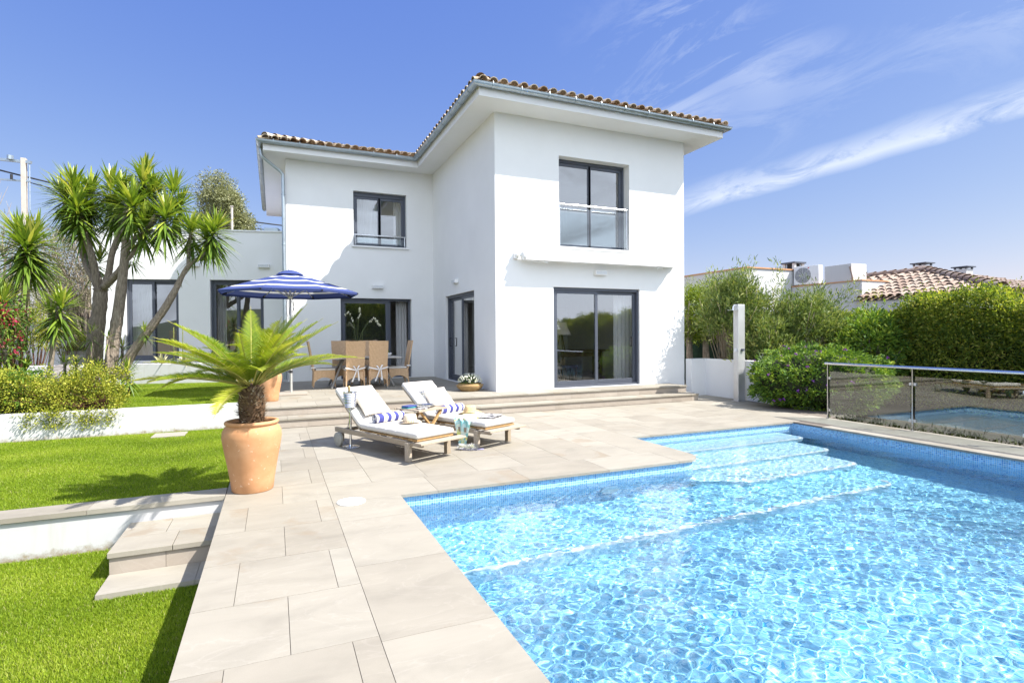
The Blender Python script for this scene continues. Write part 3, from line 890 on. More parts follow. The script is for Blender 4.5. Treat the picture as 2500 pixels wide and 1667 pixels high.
# boards under the tiles
z0 = ZE+.012; zr = ZE+hw*tp
m.add([(EX0, EYF, z0), (EX1, EYF, z0), (cxm, EYF+hw, zr), (EX0, 25, z0), (EX1, 25, z0), (cxm, 25, zr)], [(0, 1, 2), (0, 2, 5, 3), (1, 4, 5, 2), (3, 5, 4)], .1)
zr2 = ZE+4.4*tp
m.add([(EXL, EYL, z0), (EX0+3, EYL, z0), (EX0+3, EYL+4.4, zr2-.3), (EXL+4.4, EYL+4.4, zr2), (EXL, 25, z0), (EXL+4.4, 25-4, zr2), (EX0+3, 25, z0)], [(0, 1, 2, 3), (0, 3, 5, 4), (3, 2, 6, 5), (5, 6, 4)], .1)
m.build('roof', MAT['tile'], villa)

def gutter(pts, closed_ends=True, r=.075):
    m = MB(); n = 9
    prof = [(r*math.cos(PI+PI*k/(n-1)), r*math.sin(PI+PI*k/(n-1))) for k in range(n)]
    prof = [(-r-.012, .006), (-r, .012)] + [(x_, y_) for x_, y_ in prof] + [(r-.004, .0)]
    inn = [(x_*.9, y_*.9) for x_, y_ in reversed(prof[2:-1])]
    prof = prof+inn
    N = len(prof); vs = []
    for i, p_ in enumerate(pts):
        p_ = Vector(p_)
        ds = []
        if i > 0: ds.append((p_-Vector(pts[i-1])).normalized())
        if i < len(pts)-1: ds.append((Vector(pts[i+1])-p_).normalized())
        ns = [dv.cross(Vector((0, 0, 1))) for dv in ds]       # to the right of travel = outwards
        nn = ns[0] if len(ns) == 1 else (ns[0]+ns[1]); k = 1.0
        nn.normalize()
        if len(ns) == 2: k = 1.0/max(.3, nn.dot(ns[0]))
        for (x_, y_) in prof: vs.append(p_ + nn*(-x_*k) + Vector((0, 0, y_)))
    fs = []
    for i in range(len(pts)-1):
        for k in range(N): fs.append((i*N+k, i*N+(k+1) % N, (i+1)*N+(k+1) % N, (i+1)*N+k))
    fs.append(tuple(range(N))); fs.append(tuple(range((len(pts)-1)*N, len(pts)*N)))
    m.add(vs, fs, .5)
    # hangers and joint collars
    for a, b in zip(pts[:-1], pts[1:]):
        a, b = Vector(a), Vector(b); L = (b-a).length; t_ = (b-a).normalized(); o_ = t_.cross(Vector((0, 0, 1)))
        q = .35
        while q < L-.2:
            c_ = a+t_*q
            pr = [c_+o_*(-(r+.006)*math.cos(PI+PI*k/8))+Vector((0, 0, (r+.006)*math.sin(PI+PI*k/8))) for k in range(9)]
            for k in range(8): m.bar(pr[k], pr[k+1], .026, .006, up=o_)
            m.bar(c_+o_*(r+.004)+Vector((0, 0, -.01)), c_+o_*(r-.01)+Vector((0, 0, .035)), .026, .008, up=t_)
            q += .66
    return m.build('gutter', MAT['zinc'], villa)
go = .085; gz = 6.865
gutter([(OXL-go, 25, gz), (OXL-go, OYL-go, gz), (OX0-go, OYL-go, gz), (OX0-go, OYF-go, gz), (OX1+go, OYF-go, gz), (OX1+go, 25, gz)])
m = MB()
def pipe_bend(pts, r=.045): m.tube(pts, r, 12, .5)
pipe_bend([(OXL-go+.03, OYL-go+.5, gz-.06), (OXL-go+.03, OYL-go+.5, gz-.20), (OXL-go+.06, OYL-go+.48, gz-.30), (OXL+.1, OYL+.42, gz-.40), (.20, 16.83, gz-.62), (.27, 16.84, gz-.70), (.275, 16.845, gz-.82), (.275, 16.845, .40)])
for z in (5.6, 4.2, 2.7, 1.4): m.lathe([(.05, -.02), (.054, -.015), (.054, .015), (.05, .02)], .275, 16.845, z, 12)
m.build('downpipe', MAT['zinc'], villa, 'auto')
m = MB()
pipe_bend([(OX1+go-.02, 12.6, gz-.06), (OX1+go-.02, 12.6, gz-.34), (OX1+go-.06, 12.6, gz-.46), (OX1+go-.16, 12.6, gz-.50), (10.06, 12.6, gz-.52), (10.0, 12.6, gz-.60), (10.0, 12.6, .5)])
m.build('downpipe', MAT['zinc'], villa, 'auto')

# ------------------------------------------------------------------ flat roofed annex on the left
RZA = math.atan2(-.23, .973)
annex = thing('annex', 'white flat-roofed annex with tall dark windows left of the villa', 'annex', (.34, 18.35, 0), RZA)
m = MB(); FA = lambda p: (p[0], p[1], p[2])
A1 = (-4.474, -3.03, .93, 3.335); A2 = (-2.16, -.644, .93, 3.335)
wall_grid(m, FA, -5.35, .0, -.3, 4.80, .3, [A1, A2])
m.box(-5.35, -5.05, .301, 6, -.3, 4.80); m.box(-.3, .3, .301, 6.0, -.3, 4.799)
m.box(-5.049, -.301, .301, 5.9, 4.2, 4.45)
m.build('wall', MAT['stucco'], annex)
m = MB(); m.box(-5.39, .0, -.04, .34, 4.802, 4.84); m.box(-5.39, -5.01, .341, 6, 4.802, 4.84)
m.build('parapet_cap', MAT['white_paint'], annex)
m = MB(); m.box(-.62, -.22, .06, .4, 4.84, 4.95)
m.build('roof_vent', MAT['zinc'], annex, bevel=.01)
m = MB()
m.add([(-5.04, .31, .93), (-.31, .31, .93), (-.31, 5.5, .93), (-5.04, 5.5, .93)], [(0, 1, 2, 3)], None, 1)
m.add([(-5.04, 5.5, .93), (-.31, 5.5, .93), (-.31, 5.5, 4.2), (-5.04, 5.5, 4.2)], [(0, 1, 2, 3)])
m.build('interior', [MAT['interior'], MAT['interior_floor']], annex)
opening(annex, FA, *A1, 'sliding_door', .10); opening(annex, FA, *A2, 'sliding_door', .10)
def curtain(fn, u0, u1, z0, z1, w_, label, amp=.035, waves=9, sheer=True):
    m = MB()
    m.grid(waves*6+1, 2, lambda a, b: fn((u0+(u1-u0)*a, w_+amp*math.sin(a*waves*2*PI)*(.7+.3*math.sin(a*17)), z0+(z1-z0)*b)))
    return tag(m.build('curtain', MAT['curtain'], None, True), label, 'curtain', 'white curtains behind the windows')
t = NT('sheer_curtain'); dfs = t.n('ShaderNodeBsdfDiffuse'); t.put(dfs.inputs[0], (.82, .81, .80))
trl = t.n('ShaderNodeBsdfTranslucent'); t.put(trl.inputs[0], (.82, .81, .80)); mx = t.n('ShaderNodeMixShader'); mx.inputs[0].default_value = .5
t.t.links.new(dfs.outputs[0], mx.inputs[1]); t.t.links.new(trl.outputs[0], mx.inputs[2]); MAT['curtain'] = t.done(mx.outputs[0])
curtain(F_FRONT, 8.02, 8.62, .37, 2.85, .42, 'white curtain at the right end of the ground-floor door under the awning', .03, 5)
curtain(F_SIDE, 13.5, 14.4, .37, 2.85, .42, 'white curtain behind the narrow door in the side wall by the flower basket', .03, 7)
curtain(F_LEFT, 3.52, 3.86, .37, 2.85, .5, 'white curtain in the open right end of the dining terrace door', .03, 4)
curtain(F_LEFT, 2.2, 2.95, 4.31, 6.05, .42, 'white curtain in the left half of the small upper window', .03, 6)
curtain(F_LEFT, 3.45, 3.78, 4.31, 6.05, .42, 'white curtain in the right half of the small upper window', .025, 4)
def fa_world(p):
    c_, s_ = math.cos(RZA), math.sin(RZA)
    return (.34+c_*p[0]-s_*p[1], 18.35+s_*p[0]+c_*p[1], p[2])
curtain(fa_world, -4.40, -3.85, .96, 3.6, .48, 'white curtain behind the annex window between the yucca trunks', .04, 6)
curtain(fa_world, -2.1, -1.85, .96, 3.6, .48, 'white curtain behind the annex window beside the blue parasol', .03, 3)
# ------------------------------------------------------------------ fixtures on the walls
aw = thing('awning', 'white rolled-up awning cassette on the wall above the ground-floor door', 'awning', (7.35, 11.45, 3.42))
m = MB()
pr = [(.115*math.cos(2*PI*k/20)*1.05, .105*math.sin(2*PI*k/20)) for k in range(20)]
m.add([(x_, y_*1.0-.02, z_) for x_ in (-2.16, 2.16) for y_, z_ in pr], [(k, (k+1) % 20, 20+(k+1) % 20, 20+k) for k in range(20)]+[tuple(range(20)), tuple(reversed(range(20, 40)))])
m.build('cassette', MAT['white_paint'], aw, 'auto')
m = MB(); m.box(-2.12, 2.12, -.16, -.07, -.115, -.055); m.box(-2.14, 2.14, -.135, -.125, .035, .05)
m.build('front_bar', MAT['white_paint'], aw, bevel=.015)
for s_ in (-1, 1):
    m = MB(); m.bar((s_*1.75, -.03, -.1), (s_*1.55, -.09, -.15), .05, .035); m.bar((s_*1.95, -.03, -.09), (s_*1.75, -.03, -.13), .06, .04)
    m.build('folding_arm', MAT['white_plastic'], aw, bevel=.006)
for x_ in (-2.26, 2.2, -1.2, 1.2):
    m = MB(); m.box(x_-.05, x_+.05, .06, .148, -.07, .07); m.box(x_-.03, x_+.12 if x_ < 0 else x_+.03, -.02, .06, -.02, .05)
    m.build('bracket', MAT['white_paint'], aw, bevel=.005)

MAT['lamp_front'] = simple('lamp_glass', (.60, .62, .64), .25, 0, .03)
def wall_lamp(loc, rz, label):
    t_ = thing('wall_lamp', label, 'wall lamp', loc, rz, 'rectangular wall lamps')
    m = MB(); m.prism([(-.17, 0), (.17, 0), (.16, -.10), (-.16, -.10)], -.055, .055)
    m.build('housing', MAT['white_paint'], t_, bevel=.006)
    m = MB(); m.add([(-.145, -.101, -.036), (.145, -.101, -.036), (.145, -.101, .036), (-.145, -.101, .036)], [(0, 1, 2, 3)]); 
    m.build('diffuser', MAT['lamp_front'], t_)
    return t_
wall_lamp((7.34, 11.598, 3.11), 0, 'small white wall lamp under the awning above the ground-floor door')
wall_lamp((2.87, 16.898, 3.09), 0, 'small white wall lamp above the dining terrace door')
wall_lamp((4.598, 14.5, 3.09), -PI/2, 'small white wall lamp on the side wall above the narrow door')
wall_lamp(fa_world((-.62, -.002, 3.765)), RZA, 'small white wall lamp on the annex wall beside the downpipe')
wall_lamp(fa_world((-2.60, -.002, 3.78)), RZA, 'small white wall lamp on the annex wall between the two tall windows')

# ------------------------------------------------------------------ glass railing along the pool
fence = thing('glass_railing', 'glass pool railing with round steel handrail and steel posts', 'railing', (9.56, 0, 0))
m = MB(); m.tube([(0, 7.24, 1.03), (0, -2.5, 1.02)], .024, 14); m.build('handrail', MAT['steel'], fence, 'auto')
py = [7.18-1.5*k for k in range(7)]
for y_ in py:
    m = MB(); m.box(-.022, .022, y_-.006, y_+.006, -.12, 1.01); m.box(-.03, .03, y_-.03, y_+.03, -.03, .006)
    m.build('post', MAT['steel'], fence)
for a, b in zip(py[:-1], py[1:]):
    m = MB(); m.box(-.004, .004, b+.035, a-.035, .05, .885)
    gl = m.build('glass_panel', MAT['fence_glass'], fence)
    for z in (.16, .76):
        for yy in (a-.035, b+.035):
            m = MB(); m.box(-.016, .016, yy-.018, yy+.018, z-.022, z+.022); m.build('clamp', MAT['steel_brushed'], gl)

# ------------------------------------------------------------------ outdoor shower
sh = thing('outdoor_shower', 'tall stainless steel outdoor shower column on the paving by the white wall', 'shower', (10.2, 9.97, 0), .12)
m = MB(); m.box(-.12, .12, -.07, .07, 0.004, 2.30); MAT['satin_steel'] = simple('satin_steel', (.66, .66, .66), .45, .8, .05, 3); m.build('column', MAT['satin_steel'], sh, bevel=.006)
m = MB(); m.box(-.16, .16, -.11, .11, 0, .0035); m.build('base_plate', MAT['steel_brushed'], sh)
m = MB(); m.tube([(-.11, -.02, 2.27), (-.20, -.02, 2.275), (-.235, -.02, 2.25), (-.245, -.02, 2.18)], .014, 8); m.build('arm', MAT['steel'], sh, 'auto')
m = MB(); m.lathe([(.015, .03), (.02, .012), (.125, .006), (.125, 0)], -.245, -.02, 2.155, 28); m.build('shower_head', MAT['steel'], sh, 'auto')
m = MB(); m.box(-.02, .05, -.115, -.07, 1.19, 1.25); m.build('tap', MAT['frame'], sh, bevel=.006)
m = MB(); m.box(-.145, -.12, -.03, .03, 1.17, 1.26); m.build('handle', MAT['white_plastic'], sh, bevel=.004)

# ------------------------------------------------------------------ sun loungers
LAX = math.atan2(-.42, .907)      # foot to head direction is (-.42,.907)
def rot_to(o, x, y, z=0):
    o.location = (x, y, z); o.rotation_euler = (0, 0, math.atan2(.42, .907))
def sweep(mb, path, prof_fn, closed=True):
    """path: list of (y,z); cross-section in (x, normal)"""
    n = len(path); N = None; vs = []
    for i, (y, z) in enumerate(path):
        a = path[max(i-1, 0)]; b = path[min(i+1, n-1)]
        ty, tz = b[0]-a[0], b[1]-a[1]; L = math.hypot(ty, tz); ty /= L; tz /= L
        pr_ = prof_fn(i/(n-1)); N = len(pr_)
        for x_, h in pr_: vs.append((x_, y-tz*h, z+ty*h))
    fs = [(i*N+k, i*N+(k+1) % N, (i+1)*N+(k+1) % N, (i+1)*N+k) for i in range(n-1) for k in range(N)]
    fs += [tuple(reversed(range(N))), tuple(range((n-1)*N, n*N))]
    mb.add(vs, fs)
def rrect(w, h, r, n=4):
    out = []
    for (cx, cy, a0) in ((w/2-r, h-r, 0), (-w/2+r, h-r, 90), (-w/2+r, r, 180), (w/2-r, r, 270)):
        for k in range(n+1):
            a = math.radians(a0+90*k/n); out.append((cx+r*math.cos(a), cy+r*math.sin(a)))
    return out
W = .66
def lounger(label):
    t_ = thing('sun_lounger', label, 'sun lounger', (0, 0, 0), 0, 'wooden sun loungers by the pool')
    m = MB()
    for s_ in (-1, 1): m.box(s_*W/2-.022 if s_ > 0 else -W/2-.022+.0, s_*W/2+.022 if s_ > 0 else -W/2+.022, .08, 1.78, .20, .265)
    m.box(-W/2+.023, W/2-.023, .30, .345, .19, .235); m.box(-W/2+.023, W/2-.023, 1.71, 1.755, .19, .235)
    m.build('frame', MAT['teak'], t_, bevel=.004)
    m = MB(); m.box(-W/2-.05, W/2+.05, -.27, -.14, .245, .272); m.box(-W/2+.0, W/2-.0, -.02, .02, .2, .243)
    m.build('foot_board', MAT['teak'], t_, bevel=.004)
    for s_ in (-1, 1):
        m = MB(); m.box(s_*(W/2-.03)-.02, s_*(W/2-.03)+.02, -.20, .10, .2055, .2445)
        m.build('foot_support', MAT['teak'], t_, bevel=.003)
    for s_ in (-1, 1):
        m = MB(); m.box(s_*W/2-.033, s_*W/2+.033, .02, .085, .004, .2455); m.box(s_*W/2-.03, s_*W/2+.03, .023, .082, 0, .004)
        m.build('leg', MAT['teak'], t_, bevel=.004)
        m = MB(); m.box(s_*W/2-.03, s_*W/2+.03, 1.60, 1.66, .07, .2)
        m.build('leg', MAT['teak'], t_, bevel=.004)
        m = MB(); fn = lambda p: (s_*(W/2+.05)+p[2]*s_, 1.63+p[0], .105+p[1])
        m.lathe([(.02, .034), (.05, .032), (.055, .028), (.09, .026), (.104, .018), (.104, -.014), (.09, -.02), (.02, -.02)], 0, 0, 0, 28, fn=fn)
        m.build('wheel', MAT['wheel'], t_, 'auto')
    m = MB(); k = 0; y_ = -.10
    while y_ < 1.18:
        m.box(-W/2+.024, W/2-.024, y_, y_+.085, .268, .288); y_ += .10
    m.build('slat_panel', MAT['teak_warm'], t_, bevel=.002)
    AN = math.radians(37); hy, hz = 1.20, .285
    bk = lambda d, h=0: (hy+d*math.cos(AN)-h*math.sin(AN), hz+d*math.sin(AN)+h*math.cos(AN))
    m = MB()
    for s_ in (-1, 1):
        a_, b_ = bk(0), bk(.78); m.bar((s_*(W/2-.05), *a_), (s_*(W/2-.05), *b_), .035, .03, up=(0, -math.sin(AN), math.cos(AN)))
    q = .03
    while q < .76:
        a_, b_ = bk(q, .025), bk(q+.075, .025); m.bar((0, *a_), (0, *b_), W-.06, .016, up=(0, -math.sin(AN), math.cos(AN))); q += .092
    bf = m.build('backrest_frame', MAT['teak'], t_)
    m = MB()
    for s_ in (-1, 1):
        a_ = bk(.42, -.02); m.tube([(s_*.22, *a_), (s_*.22, 1.64, .25)], .007, 6)
    m.tube([(-.24, 1.64, .25), (.24, 1.64, .25)], .009, 6)
    m.build('support', MAT['steel_brushed'], bf)
    # mattress: seat, bend, back; shallow quilted channels
    path = []; th = .085
    for k in range(60): path.append((-.11+1.22*k/59, .292))
    for k in range(1, 9):
        a = AN*k/9; R_ = .28; path.append((1.11+R_*math.sin(a), .292+R_*(1-math.cos(a))))
    e_ = path[-1]
    for k in range(1, 40): path.append((e_[0]+.74*k/39*math.cos(AN), e_[1]+.74*k/39*math.sin(AN)))
    L_ = [0.0]
    for a_, b_ in zip(path[:-1], path[1:]): L_.append(L_[-1]+math.hypot(b_[0]-a_[0], b_[1]-a_[1]))
    def prof(f):
        s = L_[min(len(L_)-1, int(round(f*(len(path)-1))))]
        ends = min(s, L_[-1]-s); rr = min(.036, .008+ends*.8) if ends < .035 else .036
        sh_ = 1-.55*max(0, 1-ends/.03)**2
        q = (s+.07) % .21; dip = math.exp(-((q-.105)/.012)**2)*.010
        pr_ = rrect(W-.03-(1-sh_)*.06, th*sh_, min(rr, th*sh_*.48))
        return [(x_, h-(dip if h > th*.5 else 0)+th*(1-sh_)*.5) for x_, h in pr_]
    m = MB(); sweep(m, path, prof)
    m.build('mattress', MAT['white_fabric'], t_, True)
    return t_, bk
MAT['wheel'] = simple('grey_wheel', (.30, .295, .26), .6, 0, .1, 20)
lo1, bk = lounger('wooden sun lounger with cream mattress nearest the pot, holding the straw trilby hat')
rot_to(lo1, 1.875, 7.07)
lo2 = copy_tree(lo1); lo2['label'] = 'wooden sun lounger with cream mattress nearest the pool stairs, with a scarf over its edge'
rot_to(lo2, 2.965, 7.53)
def on_lounger(o, base, x, y, z, rx=0.0, rz=0.0):
    a = math.atan2(.42, .907); bx, by = base
    o.location = (bx+x*math.cos(a)-y*math.sin(a), by+x*math.sin(a)+y*math.cos(a), z)
    o.rotation_euler = (rx, 0, a+rz)
B1, B2 = (1.875, 7.07), (2.965, 7.53)
SZ = .377
def cushion_mb(w_, h_, t__, nu=22, pinch=.10):
    m = MB()
    def f(u, v, s_):
        a, b = 2*u-1, 2*v-1
        k = max(0.0, (1-abs(a)**2.6))**.5*max(0.0, (1-abs(b)**2.6))**.5
        wr = .008*math.sin(a*9+b*4)*math.sin(b*7-a*3)*k
        return (a*w_/2*(1-pinch*(1-b*b)*abs(a)), b*h_/2*(1-pinch*(1-a*a)*abs(b)), s_*(t__/2*k+wr))
    m.grid(nu, nu, lambda u, v: f(u, v, 1)); m.grid(nu, nu, lambda u, v: f(u, v, -1))
    return m
for base, lab, dx, rr in ((B1, 'square linen cushion leaning on the backrest of the lounger nearest the pot', .02, .05), (B2, 'square linen cushion leaning on the backrest behind the champagne glasses', .08, -.12)):
    o = tag(cushion_mb(.48, .44, .13).build('cushion', MAT['linen'], None, True), lab, 'cushion', 'linen cushions on the loungers')
    c_ = bk(.33, .150)
    on_lounger(o, base, dx, c_[0], c_[1], math.radians(38), rr)
# rolled striped towels
MAT['navy'] = simple('navy_terry', (.055, .06, .24), .95, 0, .15, 60, .5, 250)
MAT['terry'] = simple('white_terry', (.78, .77, .76), .95, 0, .08, 60, .5, 250)
def towel(base, x, y, rz, label):
    m = MB(); L = .50; bands = [0, .035, .05, .06, .10, .235, .37, .50, .63, .76, .90, .97, 1.0]
    cols = [1, 0, 1, 0, 0, 1, 0, 1, 0, 1, 0, 1]
    n = 36
    for k in range(len(bands)-1):
        a, b = (bands[k]-.5)*L, (bands[k+1]-.5)*L
        def rr(an): return .066*(1+.025*math.sin(3*an+1)+.02*math.sin(5*an))
        vs = [(xx, rr(2*PI*q/n)*math.cos(2*PI*q/n)*1.1, rr(2*PI*q/n)*math.sin(2*PI*q/n)*.95) for xx in (a, b) for q in range(n)]
        m.add(vs, [(q, (q+1) % n, n+(q+1) % n, n+q) for q in range(n)], None, cols[k])
    for sgn in (-1, 1):    # spiral ends
        q = 70; vs = []
        for i in range(q):
            an = i*.42; r_ = .064*(1-i/q*.92)
            vs.append((sgn*(L/2+.002+.004*math.sin(an*.5)**2), r_*math.cos(an)*1.1, r_*math.sin(an)*.95))
            vs.append((sgn*(L/2-.012), r_*.93*math.cos(an)*1.1, r_*.93*math.sin(an)*.95))
        m.add(vs, [(2*i, 2*i+2, 2*i+3, 2*i+1) for i in range(q-1)], None, 1)
        vs = [(sgn*(L/2-.010), .062*math.cos(2*PI*i/24)*1.1, .062*math.sin(2*PI*i/24)*.95) for i in range(24)]
        m.add(vs, [tuple(range(24))], None, 0)
    o = tag(m.build('rolled_towel', [MAT['navy'], MAT['terry']], None, 'auto'), label, 'towel', 'rolled striped towels')
    on_lounger(o, base, x, y, SZ+.062, 0, rz)
towel(B1, .06, 1.01, .06, 'rolled navy and white striped towel beside the straw trilby hat')
towel(B2, .06, 1.05, .05, 'rolled navy and white striped towel beside the folding side table')
# hats
MAT['straw'] = simple('fine_straw', (.66, .56, .42), .85, 0, .1, 30, .6, 320, bdist=.003)
MAT['straw2'] = simple('woven_straw', (.56, .42, .23), .9, 0, .25, 60, .9, 140, bdist=.004)
MAT['hat_band'] = simple('brown_band', (.16, .08, .04), .8, 0, .4, 90)
def hat(prof, tilt, mat, name, lab, band=None, dent=True):
    t_ = thing(name, lab, 'hat')
    def fn(p):
        x_, y_, z_ = p; r_ = math.hypot(x_, y_); a = math.atan2(y_, x_)
        if r_ > .10: z_ += (r_-.10)*(.22*math.sin(a*2+.6)+.10)
        if dent and z_ > .09 and r_ < .075: z_ -= .022*(1-(abs(y_)/.075)**2)*(1-abs(x_)/.12)
        return (x_*1.12, y_*.92, z_)
    m = MB(); m.lathe(prof, 0, 0, 0, 40, fn=fn, closed=False); m.build('straw_body', mat, t_, True)
    if band:
        m = MB()
        for k in range(0, 40):
            a = 2*PI*k/40
            if k % 2: continue
            vs = []
            for aa in (a, a+.09):
                for z_ in (.014, .038): vs.append((.104*math.cos(aa)*1.12, .104*math.sin(aa)*.92, z_))
            m.add(vs, [(0, 2, 3, 1)])
        m.build('hat_band', MAT['hat_band'], t_)
    return t_
h1 = hat([(.175, .006), (.165, .0), (.13, .0), (.105, .004), (.101, .02), (.098, .06), (.092, .10), (.08, .118), (.05, .122), (.002, .122)], 0, MAT['straw'], 'trilby_hat', 'cream straw trilby hat with a dotted brown band lying on the near lounger', True)
on_lounger(h1, B1, .17, .66, SZ+.004, 0, .5)
h2 = hat([(.19, .006), (.18, .0), (.13, .002), (.105, .006), (.098, .03), (.088, .09), (.083, .115), (.07, .122), (.002, .124)], 0, MAT['straw2'], 'straw_hat', 'coarse woven straw hat with flat crown on the far lounger beside the scarf', None, False)
on_lounger(h2, B2, .18, .72, SZ+.004, 0, .2)
# scarf draped over the edge
t = NT('printed_scarf'); v_ = t.obj(); nz = t.noise(v_, 6.5, 4, .55, 1.2)
cc = t.ramp(nz, [(.28, (.07, .36, .33)), (.42, (.30, .62, .58)), (.52, (.74, .80, .74)), (.58, (.70, .68, .10)), (.66, (.72, .79, .73)), (.78, (.10, .11, .08))])
MAT['scarf'] = t.done(t.bsdf(cc, .7, 0, None, .2))
def scarf():
    m = MB()
    def f(u, v):
        # u across the lounger towards the outer edge and down, v along the lounger
        x_ = .24-u*.75; y_ = .30+v*.34-.10*u+.03*math.sin(u*9+v*4)
        z_ = SZ+.012+.012*math.sin(v*17+u*7)*math.sin(u*11)+.008*math.sin(v*31)
        if x_ < -W/2:
            dn = (-W/2-x_); x_ = -W/2-.022-.02*math.sin(v*14)-dn*.08; z_ = SZ+.005-dn*2.0-(.06*math.sin(v*PI))*(dn>.02)
            y_ = .22+(v-.5)*(.34-dn*1.15)+.10-.1*dn
        return (x_, y_, z_)
    m.grid(46, 34, f)
    return m
o = tag(scarf().build('scarf', MAT['scarf'], None, True), 'turquoise and yellow printed scarf hanging over the edge of the far lounger', 'scarf')
on_lounger(o, B2, 0, 0, 0)
MAT['magazine'] = None
t = NT('magazine_cover'); v_ = t.obj()
cc = t.ramp(t.noise(v_, 11, 3, .5, .5), [(.38, (.02, .02, .025)), (.46, (.35, .33, .33)), (.55, (.75, .73, .70)), (.66, (.10, .09, .09)), (.7, (.55, .46, .12))])
MAT['magazine'] = t.done(t.bsdf(cc, .25, 0, None, .5))
m = MB()
m.grid(14, 3, lambda u, v: ((u-.5)*.42, (v-.5)*.28, .012+.018*abs(math.sin(u*PI*2))*(1-.4*abs(2*u-1))))
m.grid(14, 3, lambda u, v: ((u-.5)*.42, (v-.5)*.28, .001))
o = tag(m.build('magazine', MAT['magazine'], None, True), 'open glossy black and white magazine on the foot of the far lounger', 'magazine')
on_lounger(o, B2, .12, .20, SZ+.006, 0, .35)
# feathery slippers
MAT['feather'] = leafmat('white_feather', [(0, (.62, .63, .70)), (1, (.85, .85, .86))], .8, .3, .1)
MAT['slipper'] = simple('lilac_sole', (.30, .28, .42), .6)
def ribbon_mesh(name, P, D, L, Wd, droop, mat, parent=None, seed=1, seg=3, rnd=None, side=None, taper=True, fold=0.0):
    """many narrow leaves: P base (n,3), D unit direction (n,3), L,Wd (n,), droop (n,) bends towards -z"""
    r = np.random.default_rng(seed); n = len(P)
    up = np.array([0, 0, 1.0])
    if side is None:
        side = np.cross(D, up); nn = np.linalg.norm(side, axis=1, keepdims=True)
        rs = r.normal(size=(n, 3)); side = np.where(nn < .15, np.cross(D, rs), side)
        side /= np.linalg.norm(side, axis=1, keepdims=True)
    rows = []
    for k in range(seg+1):
        f = k/seg
        c_ = P + D*(L*f)[:, None]; c_[:, 2] -= droop*L*f*f
        w_ = Wd*(1.0 if not taper else (0.55+1.8*f*(1-f)*1.0 if f < .5 else max(.03, (1-f)*2.0)))
        w_ = np.broadcast_to(w_, (n,))
        rows.append(c_-side*w_[:, None]/2); rows.append(c_+side*w_[:, None]/2)
    V_ = np.stack(rows, 1).reshape(-1, 3); K = 2*(seg+1)
    b = np.arange(n)*K
    Q_ = np.stack([np.stack([b+2*k, b+2*k+1, b+2*k+3, b+2*k+2], -1) for k in range(seg)], 1).reshape(-1, 4)
    if rnd is None: rnd = r.random(n)
    return np_mesh(name, V_, Q_, np.repeat(rnd, seg), mat, parent)
def rand_dirs(n, r, zmin=-1.0):
    z = r.uniform(zmin, 1, n); a = r.uniform(0, 2*PI, n); s_ = np.sqrt(np.maximum(0, 1-z*z))
    return np.stack([s_*np.cos(a), s_*np.sin(a), z], -1)
for k, (x_, y_, rz_, lab) in enumerate(((2.46, 7.37, .9, 'white feathery slipper on the paving below the far lounger, the one nearer the lounger leg'), (2.58, 7.31, 1.2, 'white feathery slipper on the paving below the far lounger, the one nearer the pool'))):
    t_ = thing('slipper', lab, 'slipper', (x_, y_, 0), rz_, 'feathery slippers')
    m = MB(); m.prism([(.04*math.cos(a)*(1 if math.sin(a) > 0 else .75), .12*math.sin(a)) for a in np.linspace(0, 2*PI, 20, endpoint=False)], .001, .016); m.build('sole', MAT['slipper'], t_, bevel=.003)
    r = np.random.default_rng(20+k); n = 260
    D = rand_dirs(n, r, .05); P = D*np.array([.035, .04, .02])+np.array([0, .05, .028])
    ribbon_mesh('feathers', P, D, r.uniform(.04, .08, n), np.full(n, .006), r.uniform(.1, .5, n), MAT['feather'], t_, k)

# ------------------------------------------------------------------ folding side table and what stands on it
sx, sy = 2.02, 8.17; TZ = .53
st_ = thing('side_table', 'small folding wooden table with crossed legs between the loungers', 'side table', (sx, sy, 0), .5)
m = MB()
for k in range(9): m.box(-.27+k*.0605, -.27+k*.0605+.054, -.25, .25, TZ-.02, TZ)
m.box(-.29, .29, -.275, -.253, TZ-.028, TZ-.002); m.box(-.29, .29, .253, .275, TZ-.028, TZ-.002)
m.build('table_top', MAT['teak'], st_, bevel=.002)
for y_ in (-.21, .21):
    for s_ in (-1, 1):
        m = MB(); m.bar((-s_*.24, y_-s_*.015, .005), (s_*.20, y_-s_*.015, TZ-.03), .026, .045, up=(0, 1, 0)); m.build('leg', MAT['teak_warm'], st_, bevel=.003)
m = MB(); m.box(-.225, -.195, -.20, .20, .05, .08); m.box(.195, .225, -.20, .20, .05, .08); m.build('stretcher', MAT['teak_warm'], st_)
def on_table(o, x, y, rz=0.0, z=TZ):
    a = .5; o.location = (sx+x*math.cos(a)-y*math.sin(a), sy+x*math.sin(a)+y*math.cos(a), z); o.rotation_euler = (0, 0, a+rz)
MAT['silver'] = simple('silver_tray', (.68, .66, .62), .18, 1.0, .06, 20)
m = MB(); m.lathe([(.002, .006), (.135, .006), (.15, .012), (.175, .02), (.178, .024), (.172, .022), (.15, .005), (.135, .0), (.002, 0)], 0, 0, 0, 48, closed=False)
o = tag(m.build('tray', MAT['silver'], None, True), 'round silver tray on the folding table with two champagne glasses', 'tray'); on_table(o, .08, .02, 0, TZ+.001)
t = NT('clear_glass'); MAT['flute'] = glassmat('flute_glass', (.985, .99, .99), 1.6, .03)
